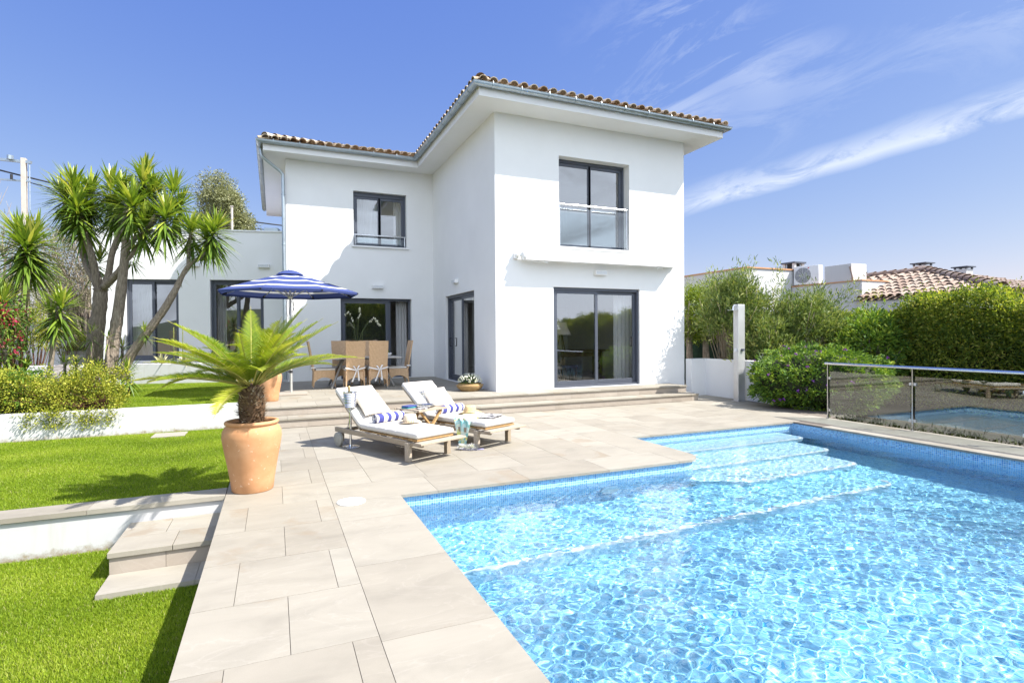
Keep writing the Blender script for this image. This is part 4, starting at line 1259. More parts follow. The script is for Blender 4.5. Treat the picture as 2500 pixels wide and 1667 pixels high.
for k, (x_, y_) in enumerate(((.03, .0), (.12, .05))):
    m = MB(); m.lathe([(.034, .0), (.034, .003), (.006, .008), (.004, .02), (.004, .085), (.010, .10), (.022, .14), (.026, .19), (.024, .235), (.0225, .235), (.0245, .19), (.020, .14), (.004, .105)], 0, 0, 0, 24, closed=False)
    o = tag(m.build('champagne_glass', MAT['flute'], None, True), ['tall champagne glass on the silver tray, the one nearer the blue cloths', 'tall champagne glass on the silver tray, the one nearer the striped towel'][k], 'glass', 'champagne glasses on the tray'); on_table(o, x_, y_, 0, TZ+.008)
for k, (mat_, hh, lab) in enumerate(((('teal', (.03, .22, .26)), 0, 'folded teal cloth underneath on the folding table'), (('dark_blue', (.05, .07, .22)), .02, 'folded dark blue cloth lying on top of the teal one'))):
    MAT[mat_[0]] = simple(mat_[0]+'_cloth', mat_[1], .95, 0, .25, 40, .5, 200)
    m = MB(); m.box(-.10, .10, -.07, .07, hh, hh+.019)
    o = tag(m.build('folded_cloth', MAT[mat_[0]], None, bevel=.008, seg=3), lab, 'cloth'); on_table(o, -.16, .08, .1*k)
m = MB()
for k in range(4): m.box(-.12+.01*k, .09+.008*k, -.16, -.10+.02*k, .004*k, .004*k+.0035)
o = tag(m.build('booklet', MAT['magazine'], None), 'thin stacked booklets at the near corner of the folding table', 'booklets'); on_table(o, -.13, -.05, .2)

# ------------------------------------------------------------------ champagne bucket on its stand
bs = thing('bucket_stand', 'slim chrome stand with round foot holding a champagne bucket', 'bucket stand', (1.0, 8.25, 0))
m = MB(); m.lathe([(.13, 0), (.13, .008), (.11, .016), (.03, .022), (.02, .04)], 0, 0, 0, 40); m.build('foot', MAT['steel'], bs, 'auto')
m = MB(); m.lathe([(.017, .03), (.017, .565), (.03, .57), (.03, .578)], 0, 0, 0, 20); m.build('pole', MAT['steel'], bs, 'auto')
bu = thing('champagne_bucket', 'ribbed steel champagne bucket on top of the chrome stand', 'bucket', (1.0, 8.25, .579))
pf = [(.002, .002), (.074, .0)]
for k in range(9): pf += [(.078+.0026*k, .006+.0225*k), (.084+.0026*k, .0115+.0225*k), (.078+.0026*k+.001, .0215+.0225*k)]
pf += [(.103, .212), (.108, .222), (.108, .226), (.100, .222), (.085, .05), (.002, .03)]
m = MB(); m.lathe(pf, 0, 0, 0, 40, closed=False); m.build('bucket_body', MAT['steel'], bu, 'auto')
for s_ in (-1, 1):
    m = MB(); m.tube([(s_*.10, -.03, .17), (s_*.128, -.02, .16), (s_*.13, .02, .16), (s_*.10, .03, .17)], .005, 6); m.build('handle', MAT['steel'], bu, 'auto')
MAT['bottle'] = simple('green_bottle', (.02, .05, .02), .12, 0, .1, spec=.6); MAT['gold'] = simple('gold_foil', (.72, .50, .22), .3, .8, .15, 30)
bo = thing('champagne_bottle', 'champagne bottle with gold foil neck standing in the steel bucket', 'bottle', (.985, 8.25, .612), .0)
m = MB(); m.lathe([(.002, 0), (.042, .0), (.042, .10), (.040, .14), (.018, .19), (.016, .20)], 0, 0, 0, 24); m.build('glass_body', MAT['bottle'], bo, 'auto')
m = MB(); m.lathe([(.0165, .195), (.016, .235), (.02, .245), (.02, .26), (.012, .275), (.002, .277)], 0, 0, 0, 20); m.build('foil', MAT['gold'], bo, 'auto')

# ------------------------------------------------------------------ parasol
um = thing('parasol', 'large navy parasol with white stripes and aluminium pole on the terrace', 'parasol', (.34, 13.39, .33), PI/8)
MAT['alu'] = simple('pale_aluminium', (.62, .62, .60), .4, .6, .06)
MAT['canvas_blue'] = None
t = NT('striped_canvas'); v_ = t.obj(); sp_ = t.n('ShaderNodeSeparateXYZ'); t.put(sp_.inputs[0], v_)
# stripes follow the octagon: distance measured square to each panel
ang = t.math('ARCTAN2', sp_.outputs[1], sp_.outputs[0]); rad = t.math('SQRT', t.math('ADD', t.math('MULTIPLY', sp_.outputs[0], sp_.outputs[0]), t.math('MULTIPLY', sp_.outputs[1], sp_.outputs[1])))
loc_ = t.math('SUBTRACT', t.math('MODULO', t.math('ADD', ang, 8*PI), PI/4), PI/8)
ap = t.math('MULTIPLY', rad, t.math('COSINE', loc_))
msk = None
for (a_, b_) in ((.38, .44), (.73, .81), (1.10, 1.19)):
    q = t.math('MULTIPLY', t.math('GREATER_THAN', ap, a_), t.math('LESS_THAN', ap, b_)); msk = q if msk is None else t.math('ADD', msk, q)
cc = t.mix(msk, (.07, .095, .25), (.74, .74, .75))
dd = t.n('ShaderNodeBsdfDiffuse'); t.put(dd.inputs[0], cc); tl = t.n('ShaderNodeBsdfTranslucent'); t.put(tl.inputs[0], cc)
mx = t.n('ShaderNodeMixShader'); mx.inputs[0].default_value = .22; t.t.links.new(dd.outputs[0], mx.inputs[1]); t.t.links.new(tl.outputs[0], mx.inputs[2])
MAT['canvas_blue'] = t.done(mx.outputs[0])
R8, ZR, ZTOP = 1.52, 2.25, 2.70
TL = lambda x, y: 0.0
m = MB()
def canopy(u, v):   # u around, v from centre to rim
    a = u*2*PI; k = (a % (PI/4))-PI/8
    rim = R8*math.cos(PI/8)/math.cos(k); r_ = .05+(rim-.05)*v
    sag = .035*v*(1-v)*2*math.cos(k*4)
    return (r_*math.cos(a), r_*math.sin(a), ZTOP-(ZTOP-ZR)*(v**1.12)-sag*.8+TL(r_*math.cos(a), r_*math.sin(a)))
m.grid(64, 18, canopy, closed_u=True)
def val(u, v):
    p_ = canopy(u, 1.0); return (p_[0]*(1-.01*v), p_[1]*(1-.01*v), p_[2]-.045*v)
m.grid(64, 2, val, closed_u=True)
cn = m.build('canopy', MAT['canvas_blue'], um, 'auto')
m = MB(); m.grid(32, 5, lambda u, v: ((.02+.27*v)*math.cos(u*2*PI), (.02+.27*v)*math.sin(u*2*PI), ZTOP+.065-.10*v*v+TL((.02+.27*v)*math.cos(u*2*PI), (.02+.27*v)*math.sin(u*2*PI))), closed_u=True)
m.build('vent_cap', MAT['canvas_blue'], cn, True)
m = MB(); m.lathe([(.025, 0), (.05, .02), (.05, .03), (.01, .05)], 0, 0, ZTOP+.05, 16); m.build('finial', MAT['white_plastic'], um, 'auto')
m = MB(); m.lathe([(.028, .0), (.028, 1.35), (.030, 1.36), (.024, 1.37), (.024, ZTOP+.05)], 0, 0, 0, 20); m.build('pole', MAT['alu'], um, 'auto')
m = MB(); m.lathe([(.05, 0), (.055, .02), (.05, .07), (.04, .08)], 0, 0, 2.13, 16); m.build('hub', MAT['alu'], um, 'auto')
m = MB(); m.box(-.07, -.02, -.012, .012, .48, .51); m.lathe([(.033, -.03), (.036, -.02), (.036, .02), (.033, .03)], 0, 0, .49, 14); m.build('clamp_knob', MAT['black'], um, bevel=.003)
for k in range(8):
    a = PI/4*k; ca, sa = math.cos(a), math.sin(a)
    m = MB(); m.bar((.05*ca, .05*sa, ZTOP-.02), (R8*ca*.99, R8*sa*.99, ZR-.012+TL(R8*ca, R8*sa)), .016, .02); rb = m.build('rib', MAT['alu'], um)
    m = MB(); m.bar((.045*ca, .045*sa, 2.17), (.66*ca, .66*sa, ZTOP-(ZTOP-ZR)*(.44**1.12)-.03+TL(.66*ca, .66*sa)), .013, .016); m.build('strut', MAT['alu'], rb)
    m = MB(); m.bar((R8*ca*.93, R8*sa*.93, ZR+.02+TL(R8*ca*.93, R8*sa*.93)), (R8*ca*1.0, R8*sa*1.0, ZR-.02+TL(R8*ca, R8*sa)), .035, .03); m.build('rib_tip', MAT['black'], rb)
m = MB()
for k in range(6): m.tube([(.05*math.cos(k), .05*math.sin(k), 2.2), (.09*math.cos(k*1.3), .09*math.sin(k*1.3), 1.95), (.06*math.cos(k+1), .06*math.sin(k+1), 1.62+.05*k)], .004, 5)
m.build('cord', MAT['black'], um)
m = MB(); m.box(-.32, .32, -.32, .32, 0, .028); o = tag(m.build('ballast_slab', MAT['stone_step'], None, bevel=.006, loc=(.34, 13.2, .331)), 'flat square stone slab holding down the parasol pole on the terrace', 'ballast slab')

# ------------------------------------------------------------------ dining table and wicker chairs
dtab = thing('dining_table', 'pale outdoor dining table with splayed grey metal legs on the terrace', 'dining table', (2.03, 14.5, .33))
MAT['table_top'] = simple('pale_table_top', (.52, .49, .45), .35, 0, .06)
m = MB(); m.box(-.95, .95, -.5, .5, .72, .75); m.build('table_top', MAT['table_top'], dtab, bevel=.006)
m = MB(); m.box(-.55, .55, -.03, .03, .675, .715); m.box(-.6, -.55, -.3, .3, .675, .715); m.box(.55, .6, -.3, .3, .675, .715); m.build('frame', MAT['grey_paint'], dtab)
for sx_ in (-1, 1):
    for sy_ in (-1, 1):
        m = MB(); m.bar((sx_*.45, sy_*.16, .70), (sx_*.76, sy_*.46, .01), .05, .03); m.build('leg', MAT['grey_paint'], dtab, bevel=.004)

def chair_proto():
    t_ = thing('wicker_chair', 'x', 'chair', (0, 0, 0), 0, 'wicker chairs round the dining table')
    # origin at floor centre, facing +y, back at -y
    w_, dp = .46, .50
    m = MB()   # high tapering back, slightly leaning and curved
    def back(u, v, o_):
        z = .44+v*.72; ww = w_*(.93+.09*v)+.0; lean = -.235-.10*v-.02*v*v
        return ((u-.5)*ww, lean-o_-.02*math.cos((u-.5)*PI), z)
    m.grid(9, 9, lambda u, v: back(u, v, 0)); m.grid(9, 9, lambda u, v: back(u, v, .032))
    for vv in (0, 1): m.grid(9, 2, lambda u, o_: back(u, vv, .032*o_))
    for uu in (0, 1): m.grid(2, 9, lambda o_, v: back(uu, v, .032*o_))
    m.build('backrest', MAT['wicker'], t_, 'auto')
    m = MB(); m.box(-w_/2+.01, w_/2-.01, -.235, .235, .40, .438); m.build('seat', MAT['wicker'], t_, bevel=.01)
    # woven skirts with an arched lower edge
    m = MB()
    def skirt(a, b, oz):
        a, b = Vector(a), Vector(b); out = (b-a).cross(Vector((0, 0, 1))).normalized()*.012
        def f(u, v, s_):
            low = .27-.13*(abs(2*u-1)**2.2); z = .44+( low-.44)*v
            p_ = a+(b-a)*u+out*s_; return (p_.x, p_.y, z)
        m.grid(13, 5, lambda u, v: f(u, v, 0)); m.grid(13, 5, lambda u, v: f(u, v, 1)); m.grid(13, 2, lambda u, s_: f(u, 1, s_))
    q = w_/2
    skirt((-q, .24, 0), (q, .24, 0), 0); skirt((q, .24, 0), (q, -.25, 0), 0); skirt((q, -.25, 0), (-q, -.25, 0), 0); skirt((-q, -.25, 0), (-q, .24, 0), 0)
    m.build('skirt', MAT['wicker'], t_, 'auto')
    for (x_, y_) in ((-q+.02, .22), (q-.02, .22), (-q+.02, -.235), (q-.02, -.235)):
        k = -1 if y_ < 0 else 1
        m = MB(); m.tube([(x_, y_, .42), (x_*1.0, y_+.01*k, .22), (x_*1.03, y_+.03*k, .03)], [.026, .022, .016], 10); lg = m.build('leg', MAT['wicker'], t_, 'auto')
        m = MB(); m.lathe([(.016, 0), (.017, .03)], x_*1.03, y_+.03*k, 0, 10); m.build('foot_cap', MAT['steel_brushed'], lg, 'auto')
    m = MB(); m.box(-w_/2-.005, w_/2+.005, -.21, .255, .441, .49); cu = m.build('seat_cushion', MAT['white_fabric'], t_, bevel=.02, seg=3)
    m = MB()   # tie ribbon round the back with a bow
    yb = -.30
    m.grid(9, 2, lambda u, v: ((u-.5)*(w_+.01), yb-.012-.02*math.cos((u-.5)*PI), .50-.055*(1-abs(2*u-1))+.03*v))
    for s_ in (-1, 1): m.grid(2, 5, lambda u, v: (s_*(w_/2+.005), yb+.10*v-.01, .50+.03*u))
    for (ang_, ln, x0_) in ((-.35, .30, .02), (.12, .26, .05), (.5, .14, .02), (-.6, .12, .02)):
        up_ = ln < .2
        m.grid(2, 8, lambda u, v: (x0_+math.sin(ang_)*ln*v+(u-.5)*(.02+.022*v), yb-.04-.015*math.sin(v*5), .46+(ln*v*.8 if up_ else -ln*v*math.cos(ang_))))
    m.build('tie_ribbon', MAT['terry'], cu)
    return t_
ch0 = chair_proto()
chairs = [((1.80, 14.08), 0, 'wicker chair backing onto the pool with white bow, nearer the parasol pole'),
          ((2.36, 14.05), -.04, 'wicker chair backing onto the pool with white bow, in front of the lemon bowl'),
          ((1.13, 14.50), -PI/2, 'wicker chair at the head of the table nearest the parasol pole, turned sideways'),
          ((2.93, 14.42), PI/2, 'wicker chair at the far head of the table nearest the side wall, turned sideways'),
          ((1.62, 15.02), PI, 'wicker chair behind the table facing the pool, beneath the orchid'),
          ((2.33, 15.02), PI, 'wicker chair behind the table facing the pool, next to the open door')]
for k, ((x_, y_), rz_, lab) in enumerate(chairs):
    c_ = ch0 if k == 0 else copy_tree(ch0)
    c_.location = (x_, y_, .33); c_.rotation_euler = (0, 0, rz_); c_['label'] = lab
# bowl with lemons
bw = thing('fruit_bowl', 'small white bowl on the dining table holding lemons', 'bowl', (2.70, 14.42, 1.082))
m = MB(); m.lathe([(.04, 0), (.05, .004), (.09, .05), (.11, .09), (.104, .09), (.08, .045), (.002, .02)], 0, 0, 0, 28, closed=False); m.build('dish', MAT['white_paint'], bw, True)
MAT['lemon'] = simple('lemon_skin', (.72, .52, .03), .4, 0, .06, 20, .3, 200); MAT['citrus_leaf'] = leafmat('citrus_leaf', [(0, (.06, .14, .02)), (1, (.16, .28, .03))])
for k, (x_, y_, z_, lab) in enumerate(((-.03, 0, .075, 'yellow lemon with a green leaf lying highest in the white bowl'), (.045, .02, .06, 'yellow lemon lying lower in the white bowl on the table'))):
    le = thing('lemon', lab, 'lemon', (2.70+x_, 14.42+y_, 1.082+z_), k*1.1, 'lemons in the white bowl')
    m = MB(); m.lathe([(.002, -.045), (.010, -.040), (.028, -.022), (.033, 0), (.028, .022), (.010, .040), (.002, .045)], 0, 0, 0, 18, fn=lambda p: (p[2], p[1], p[0])); m.build('fruit', MAT['lemon'], le, True)
    if k == 0:
        r = np.random.default_rng(3); D = np.array([[.5, -.2, .8], [.9, .1, .4], [.2, .3, .9]]); D /= np.linalg.norm(D, axis=1, keepdims=True)
        ribbon_mesh('leaf', np.zeros((3, 3))+[.03, 0, .02], D, np.full(3, .12), np.full(3, .05), np.full(3, .3), MAT['citrus_leaf'], le, 2)
# orchid
orc = thing('orchid', 'white orchid with arching stems in a pot on the dining table', 'potted orchid', (1.93, 14.62, 1.082))
m = MB(); m.lathe([(.07, 0), (.075, .01), (.095, .20), (.10, .24), (.092, .24), (.085, .2), (.002, .19)], 0, 0, 0, 26, closed=False); m.build('pot', MAT['white_paint'], orc, True)
MAT['strap_leaf'] = leafmat('orchid_leaf', [(0, (.04, .11, .035)), (1, (.10, .20, .06))], .3)
r = np.random.default_rng(4); n = 8; a = np.arange(n)*2*PI/n+.2; D = np.stack([np.cos(a)*.85, np.sin(a)*.85, np.full(n, .55)], -1)
ribbon_mesh('foliage', np.zeros((n, 3))+[0, 0, .2], D, r.uniform(.22, .32, n), np.full(n, .07), np.full(n, .45), MAT['strap_leaf'], orc, 4, 6)
stems = [[(0, 0, .2), (-.02, 0, .5), (-.04, 0, .8), (-.10, 0, 1.02), (-.18, -.01, 1.13), (-.26, -.02, 1.08)], [(.02, 0, .2), (.04, 0, .55), (.06, 0, .9), (.09, 0, 1.1), (.11, 0, 1.22), (.10, 0, 1.26)], [(.02, .02, .2), (.14, .03, .6), (.30, .03, .88), (.45, .02, .98), (.55, .0, .92), (.60, 0, .82)]]
m = MB()
for s_ in stems: m.tube(s_, [.006, .005, .005, .004, .004, .003], 6)
m.tube([(.16, .02, .2), (.17, .02, .62)], .005, 6)
MAT['stem'] = simple('green_stem', (.14, .18, .05), .6, 0, .2, 20); m.build('stem', MAT['stem'], orc, True)
MAT['petal'] = leafmat('orchid_petal', [(0, (.76, .76, .74)), (1, (.86, .86, .84))], .6, .35, .2)
fl = []
for s_, cnt in ((stems[0], 6), (stems[1], 10), (stems[2], 13)):
    for k in range(cnt):
        f = 5-.0-(k/cnt)*2.9; i = min(4, int(f)); a_, b_ = Vector(s_[i]), Vector(s_[i+1]); fl.append(a_.lerp(b_, f-i)+Vector((random.uniform(-.02, .02), random.uniform(-.04, 0), random.uniform(-.05, .015))))
Pp, Dd, Ll, Ww = [], [], [], []
for c_ in fl:
    fd_ = Vector((random.uniform(-.5, .5), -1, random.uniform(-.4, .2))).normalized(); x_ = fd_.cross(Vector((0, 0, 1))).normalized(); y_ = x_.cross(fd_)
    for k in range(5):
        an = 2*PI*k/5+.3; Pp.append(c_); Dd.append((x_*math.cos(an)+y_*math.sin(an)+fd_*.25).normalized()); Ll.append(.042); Ww.append(.036)
ribbon_mesh('blossom', np.array(Pp), np.array(Dd), np.array(Ll), np.array(Ww), np.zeros(len(Ll)), MAT['petal'], orc, 9, 3)
# basket with white flowers
MAT['basket'] = simple('woven_basket', (.40, .265, .12), .85, 0, .3, 45, .9, 90, bdist=.006)
fb = thing('flower_basket', 'low round woven basket full of small white flowers by the side wall', 'flower basket', (4.14, 12.1, .33))
m = MB(); pf = [(.002, .004), (.20, .0)]
for k in range(9):
    z = .008+k*.019; rr_ = .21+.085*math.sin(min(1, k/5.5)*PI*.5)-.02*max(0, k-6)
    pf += [(rr_, z), (rr_+.011, z+.0095), (rr_, z+.018)]
pf += [(.27, .18), (.25, .17), (.22, .12), (.002, .11)]
m.lathe(pf, 0, 0, 0, 48, closed=False); m.build('basket_body', MAT['basket'], fb, True)
for s_ in (-1, 1):
    m = MB(); m.tube([(s_*.29, -.06, .12), (s_*.325, -.03, .14), (s_*.325, .03, .14), (s_*.29, .06, .12)], .009, 6); m.build('handle', MAT['basket'], fb, True)
r = np.random.default_rng(11); n = 700; D = rand_dirs(n, r, -.1); P = D*np.array([.25, .25, .14])*r.uniform(.5, 1, (n, 1))+[0, 0, .20]
MAT['leaf_small'] = leafmat('small_leaf', [(0, (.03, .08, .015)), (.6, (.07, .15, .02)), (1, (.14, .24, .04))])
ribbon_mesh('foliage', P, D, r.uniform(.04, .08, n), r.uniform(.012, .02, n), np.full(n, .2), MAT['leaf_small'], fb, 12, 2)
fc = rand_dirs(150, r, .0)*np.array([.27, .27, .19])+[0, 0, .21]
Pp = np.repeat(fc, 5, 0); an = np.tile(np.arange(5)*2*PI/5, 150); nrm_ = fc-[0, 0, .15]; nrm_ /= np.linalg.norm(nrm_, axis=1, keepdims=True)
xx = np.cross(nrm_, r.normal(size=(150, 3))); xx /= np.linalg.norm(xx, axis=1, keepdims=True); yy = np.cross(nrm_, xx)
Dd = np.repeat(xx, 5, 0)*np.cos(an)[:, None]+np.repeat(yy, 5, 0)*np.sin(an)[:, None]+np.repeat(nrm_, 5, 0)*.3
ribbon_mesh('blossom', Pp, Dd, np.full(750, .026), np.full(750, .026), np.zeros(750), MAT['petal'], fb, 13, 2)

# ------------------------------------------------------------------ furniture seen through the big door
MAT['dark_wood'] = wood_mat('dark_wood', (.09, .055, .035))
cs = thing('console_table', 'dark carved wooden console table behind the ground-floor door glass', 'table', (7.9, 13.6, .335))
m = MB(); m.box(-.85, .85, -.28, .28, .80, .85); m.build('table_top', MAT['dark_wood'], cs, bevel=.01)
for x_ in (-.62, .62):
    for y_ in (-.18, .18):
        m = MB(); m.box(x_-.035, x_+.035, y_-.035, y_+.035, 0, .80); m.build('leg', MAT['dark_wood'], cs)
m = MB(); m.box(-.58, .58, -.19, -.17, .66, .78); m.box(-.61, -.59, -.14, .14, .3, .34); m.box(.59, .61, -.14, .14, .3, .34); m.box(-.61, -.59, -.14, .14, .5, .54); m.box(.59, .61, -.14, .14, .5, .54); m.build('apron', MAT['dark_wood'], cs)
tl_ = thing('table_lamp', 'table lamp with cream cone shade and dark tripod on the console table', 'table lamp', (7.35, 13.6, 1.187))
for k in range(3):
    m = MB(); a = 2*PI*k/3+.3; m.bar((.14*math.cos(a), .14*math.sin(a), 0), (.01*math.cos(a), .01*math.sin(a), .50), .022, .022); m.build('leg', MAT['dark_wood'], tl_)
MAT['shade'] = simple('cream_shade', (.74, .68, .58), .9, 0, .03)
m = MB(); m.lathe([(.27, .0), (.12, .34)], 0, 0, .42, 32, closed=False); m.build('lamp_shade', MAT['shade'], tl_, True)
rc = thing('rattan_chair', 'openwork rattan armchair with a patterned cushion behind the door glass', 'armchair', (6.75, 13.2, .335), .5)
m = MB()
for k in range(9):
    m.bar((-.3+.075*k, -.3, .05), (-.3+.075*((k*3) % 9), -.3, .62), .012, .012); m.bar((.3, -.3+.07*k, .05), (.3, -.3+.07*((k*3) % 9), .62), .012, .012); m.bar((-.3, -.3+.07*k, .05), (-.3, -.3+.07*((k*3) % 9), .62), .012, .012)
m.build('lattice', MAT['teak'], rc)
m = MB(); m.box(-.32, .32, -.32, .32, .36, .42); m.build('seat', MAT['teak'], rc); m = MB(); m.box(-.32, .32, .28, .32, .42, .95); m.build('backrest', MAT['teak'], rc)
for x_ in (-.3, .3):
    for y_ in (-.3, .3):
        m = MB(); m.box(x_-.02, x_+.02, y_-.02, y_+.02, 0, .62); m.build('leg', MAT['teak'], rc)
t = NT('patterned_cushion'); cc = t.ramp(t.noise(t.obj(), 22, 3), [(.35, (.30, .04, .03)), (.5, (.55, .20, .03)), (.6, (.08, .12, .20)), (.7, (.5, .35, .1))]); MAT['pattern'] = t.done(t.bsdf(cc, .9))
o = tag(cushion_mb(.5, .42, .15).build('cushion', MAT['pattern'], None, True), 'red and orange patterned cushion on the rattan armchair indoors', 'cushion'); o.location = (6.66, 13.33, 1.0); o.rotation_euler = (1.25, 0, .5)
stl = thing('stool', 'low dark wooden stool behind the door glass between armchair and console', 'stool', (7.25, 13.05, .335))
m = MB(); m.box(-.2, .2, -.2, .2, .40, .45); m.build('seat', MAT['dark_wood'], stl, bevel=.01)
for x_ in (-.16, .16):
    for y_ in (-.16, .16):
        m = MB(); m.box(x_-.02, x_+.02, y_-.02, y_+.02, 0, .40); m.build('leg', MAT['dark_wood'], stl)
MAT['blind'] = simple('white_blind', (.78, .78, .77), .9, 0, .03)
for k, x_ in enumerate((8.55, 9.35)):
    m = MB(); m.grid(2, 41, lambda u, v: (x_+(u-.5)*.62, 17.36-.02*abs(math.sin(v*6*PI)), 1.0+v*1.55))
    tag(m.build('roman_blind', MAT['blind'], None), ['white roman blind on the back wall of the room, nearer the table lamp', 'white roman blind on the back wall of the room, nearer the curtain'][k], 'blind', 'white roman blinds indoors')
lc = thing('leather_chair', 'brown leather chair behind the annex window between the yucca trunks', 'chair', fa_world((-3.45, 1.1, .93)), RZA+.3)
MAT['leather'] = simple('brown_leather', (.15, .055, .03), .4, 0, .2)
m = MB(); m.box(-.25, .25, -.25, .22, .42, .47); m.build('seat', MAT['leather'], lc, bevel=.02)
m = MB(); m.grid(9, 5, lambda u, v: ((u-.5)*.5, -.25-.06*math.cos((u-.5)*PI)-.04*v, .52+.38*v)); m.build('backrest', MAT['leather'], lc, True)
for x_ in (-.22, .22):
    for y_ in (-.22, .2):
        m = MB(); m.bar((x_, y_, .42), (x_*1.15, y_*1.15, 0), .018, .018); m.build('leg', MAT['black'], lc)
# ------------------------------------------------------------------ terracotta pots with sago palms
t = NT('terracotta'); v_ = t.obj(); sp_ = t.n('ShaderNodeSeparateXYZ'); t.put(sp_.inputs[0], v_)
rings = t.math('SINE', t.math('ADD', t.math('MULTIPLY', sp_.outputs[2], 520.0), t.math('MULTIPLY', t.noise(v_, 3, 2), 6.0)))
nz = t.noise(v_, 4.5, 5, .62)
cc = t.ramp(nz, [(.25, (.46, .225, .105)), (.55, (.545, .29, .145)), (.8, (.60, .35, .20))])
cc = t.mix(t.math('MULTIPLY', t.math('ADD', rings, 1.0), .07), cc, (.36, .15, .06))
sp2 = t.math('GREATER_THAN', t.noise(v_, 30, 3, .6), .68)
cc = t.mix(t.math('MULTIPLY', sp2, .6), cc, (.74, .58, .45))
MAT['terracotta'] = t.done(t.bsdf(cc, .72, 0, t.bump(t.math('ADD', rings, t.math('MULTIPLY', nz, 3.0)), .13, .005), .25))
def bezier(p0, p1, p2, n):
    tt = np.linspace(0, 1, n)[:, None]
    return (1-tt)**2*p0+2*tt*(1-tt)*p1+tt**2*p2
MAT['frond'] = leafmat('sago_leaflet', [(0, (0.071, 0.142, 0.014)), (.35, (0.196, 0.283, 0.022)), (.7, (0.389, 0.436, 0.042)), (1, (0.456, 0.456, 0.095))], .3, .42, .5)
MAT['rachis'] = simple('rachis', (.36, .33, .08), .5, 0, .15, 10)
MAT['stub'] = leafmat('dry_leaf_base', [(0, (.05, .033, .022)), (.45, (.16, .10, .06)), (.8, (.38, .28, .18)), (1, (.55, .46, .36))], .9, .05, .1)
def sago(parent, z0, seed, nf=47, aims=None):
    r = np.random.default_rng(seed); Ps, Ds, Ls, Ws, Rs, Ss = [], [], [], [], [], []
    mr = MB()
    for k in range(nf):
        a = k*2.39996+r.uniform(-.2, .2); f = k/nf
        el = math.radians(80-48*f**.85+r.uniform(-6, 6)); L = r.uniform(.80, .98)*(1.0 if f > .12 else .80)
        if aims and k < len(aims):
            a, el, L = aims[k]; f = .5
        h = np.array([math.cos(a), math.sin(a), 0]); up = np.array([0, 0, 1.])
        p0 = np.array([0, 0, z0])+h*.04; p1 = p0+(h*math.cos(el)+up*math.sin(el))*L*.55
        el2 = el-math.radians((16+26*f)*r.uniform(.6, 1.7)); p2 = p1+(h*math.cos(el2)+up*math.sin(el2))*L*.52
        side0 = np.cross(h, up); tw = r.uniform(-.20, .20)
        C_ = bezier(p0, p1+side0*tw, p2+side0*tw*2.2, 62)
        T = np.gradient(C_, axis=0); T /= np.linalg.norm(T, axis=1, keepdims=True)
        s_ = side0-T*(T@side0)[:, None]; s_ /= np.maximum(1e-6, np.linalg.norm(s_, axis=1, keepdims=True)); nn = np.cross(s_, T)
        mr.tube([Vector(C_[i]) for i in range(0, 62, 6)]+[Vector(C_[-1])], [.008-.0006*i for i in range(12)], 5)
        tone = r.choice([0, .08, .16, .30, .55], p=[.25, .25, .2, .2, .1])
        for i in range(8, 62):
            q = (i-8)/53; ll = .18*(math.sin(PI*min(1, .12+q*.95))**.6)*(.9 if q < .9 else .7)
            for sg in (-1, 1):
                d_ = s_[i]*sg*.80+T[i]*(.50+.45*q)+nn[i]*.42; d_ /= np.linalg.norm(d_)
                sd_ = T[i]-d_*T[i].dot(d_); Ss.append(sd_/np.linalg.norm(sd_)); Ps.append(C_[i]); Ds.append(d_); Ls.append(ll*r.uniform(.9, 1.1)); Ws.append(.0120); Rs.append(min(1, tone+.14+.36*q*r.uniform(.3, 1.5)+r.uniform(-.12, .12)))
    mr.build('frond_stalks', MAT['rachis'], parent, True)
    ribbon_mesh('fronds', np.array(Ps), np.array(Ds), np.array(Ls), np.array(Ws), r.uniform(.05, .25, len(Ls)), MAT['frond'], parent, seed, 3, np.clip(np.array(Rs), 0, 1), side=np.array(Ss))
def potted_sago(loc, label, seed, scale=1.0, aims=None):
    t_ = thing('potted_palm', label, 'potted palm', loc, 0, 'terracotta pots with palms'); t_.scale = (scale,)*3
    m = MB()
    pf = [(.002, .004), (.195, .0), (.202, .01), (.215, .12), (.245, .30), (.275, .46), (.29, .56), (.285, .62), (.262, .665), (.245, .68), (.248, .692), (.262, .70), (.264, .715), (.255, .728), (.238, .73), (.222, .72), (.215, .69), (.235, .62), (.002, .60)]
    m.lathe(pf, 0, 0, 0, 64, closed=False); m.build('pot', MAT['terracotta'], t_, True)
    m = MB(); m.lathe([(.235, .635), (.002, .645)], 0, 0, 0, 24, closed=False); m.build('soil', MAT['soil'], t_, True)
    r = np.random.default_rng(seed+50); n = 620
    z = r.uniform(.66, 1.06, n); a = r.uniform(0, 2*PI, n); rad_ = .105+.035*np.sin((z-.64)/.44*PI)
    P = np.stack([rad_*np.cos(a)*.8, rad_*np.sin(a)*.8, z], -1); D = np.stack([np.cos(a), np.sin(a), r.uniform(.1, 1.3, n)+(z-.85)*2.2], -1); D /= np.linalg.norm(D, axis=1, keepdims=True)
    m = MB(); m.lathe([(.10, .62), (.12, .75), (.13, .86), (.12, 1.0), (.07, 1.10), (.002, 1.12)], 0, 0, 0, 20, .3); tr_ = m.build('trunk', MAT['stub'], t_, True)
    ribbon_mesh('leaf_bases', P, D, r.uniform(.045, .085, n), r.uniform(.016, .026, n), r.uniform(-.1, .3, n), MAT['stub'], tr_, seed, 2, np.where(z > .86, .55+.45*r.random(n), r.random(n)**.7))
    sago(t_, 1.08, seed, aims=aims)
    return t_
def aim(deg, el, L): return (math.radians(deg), math.radians(el), L)
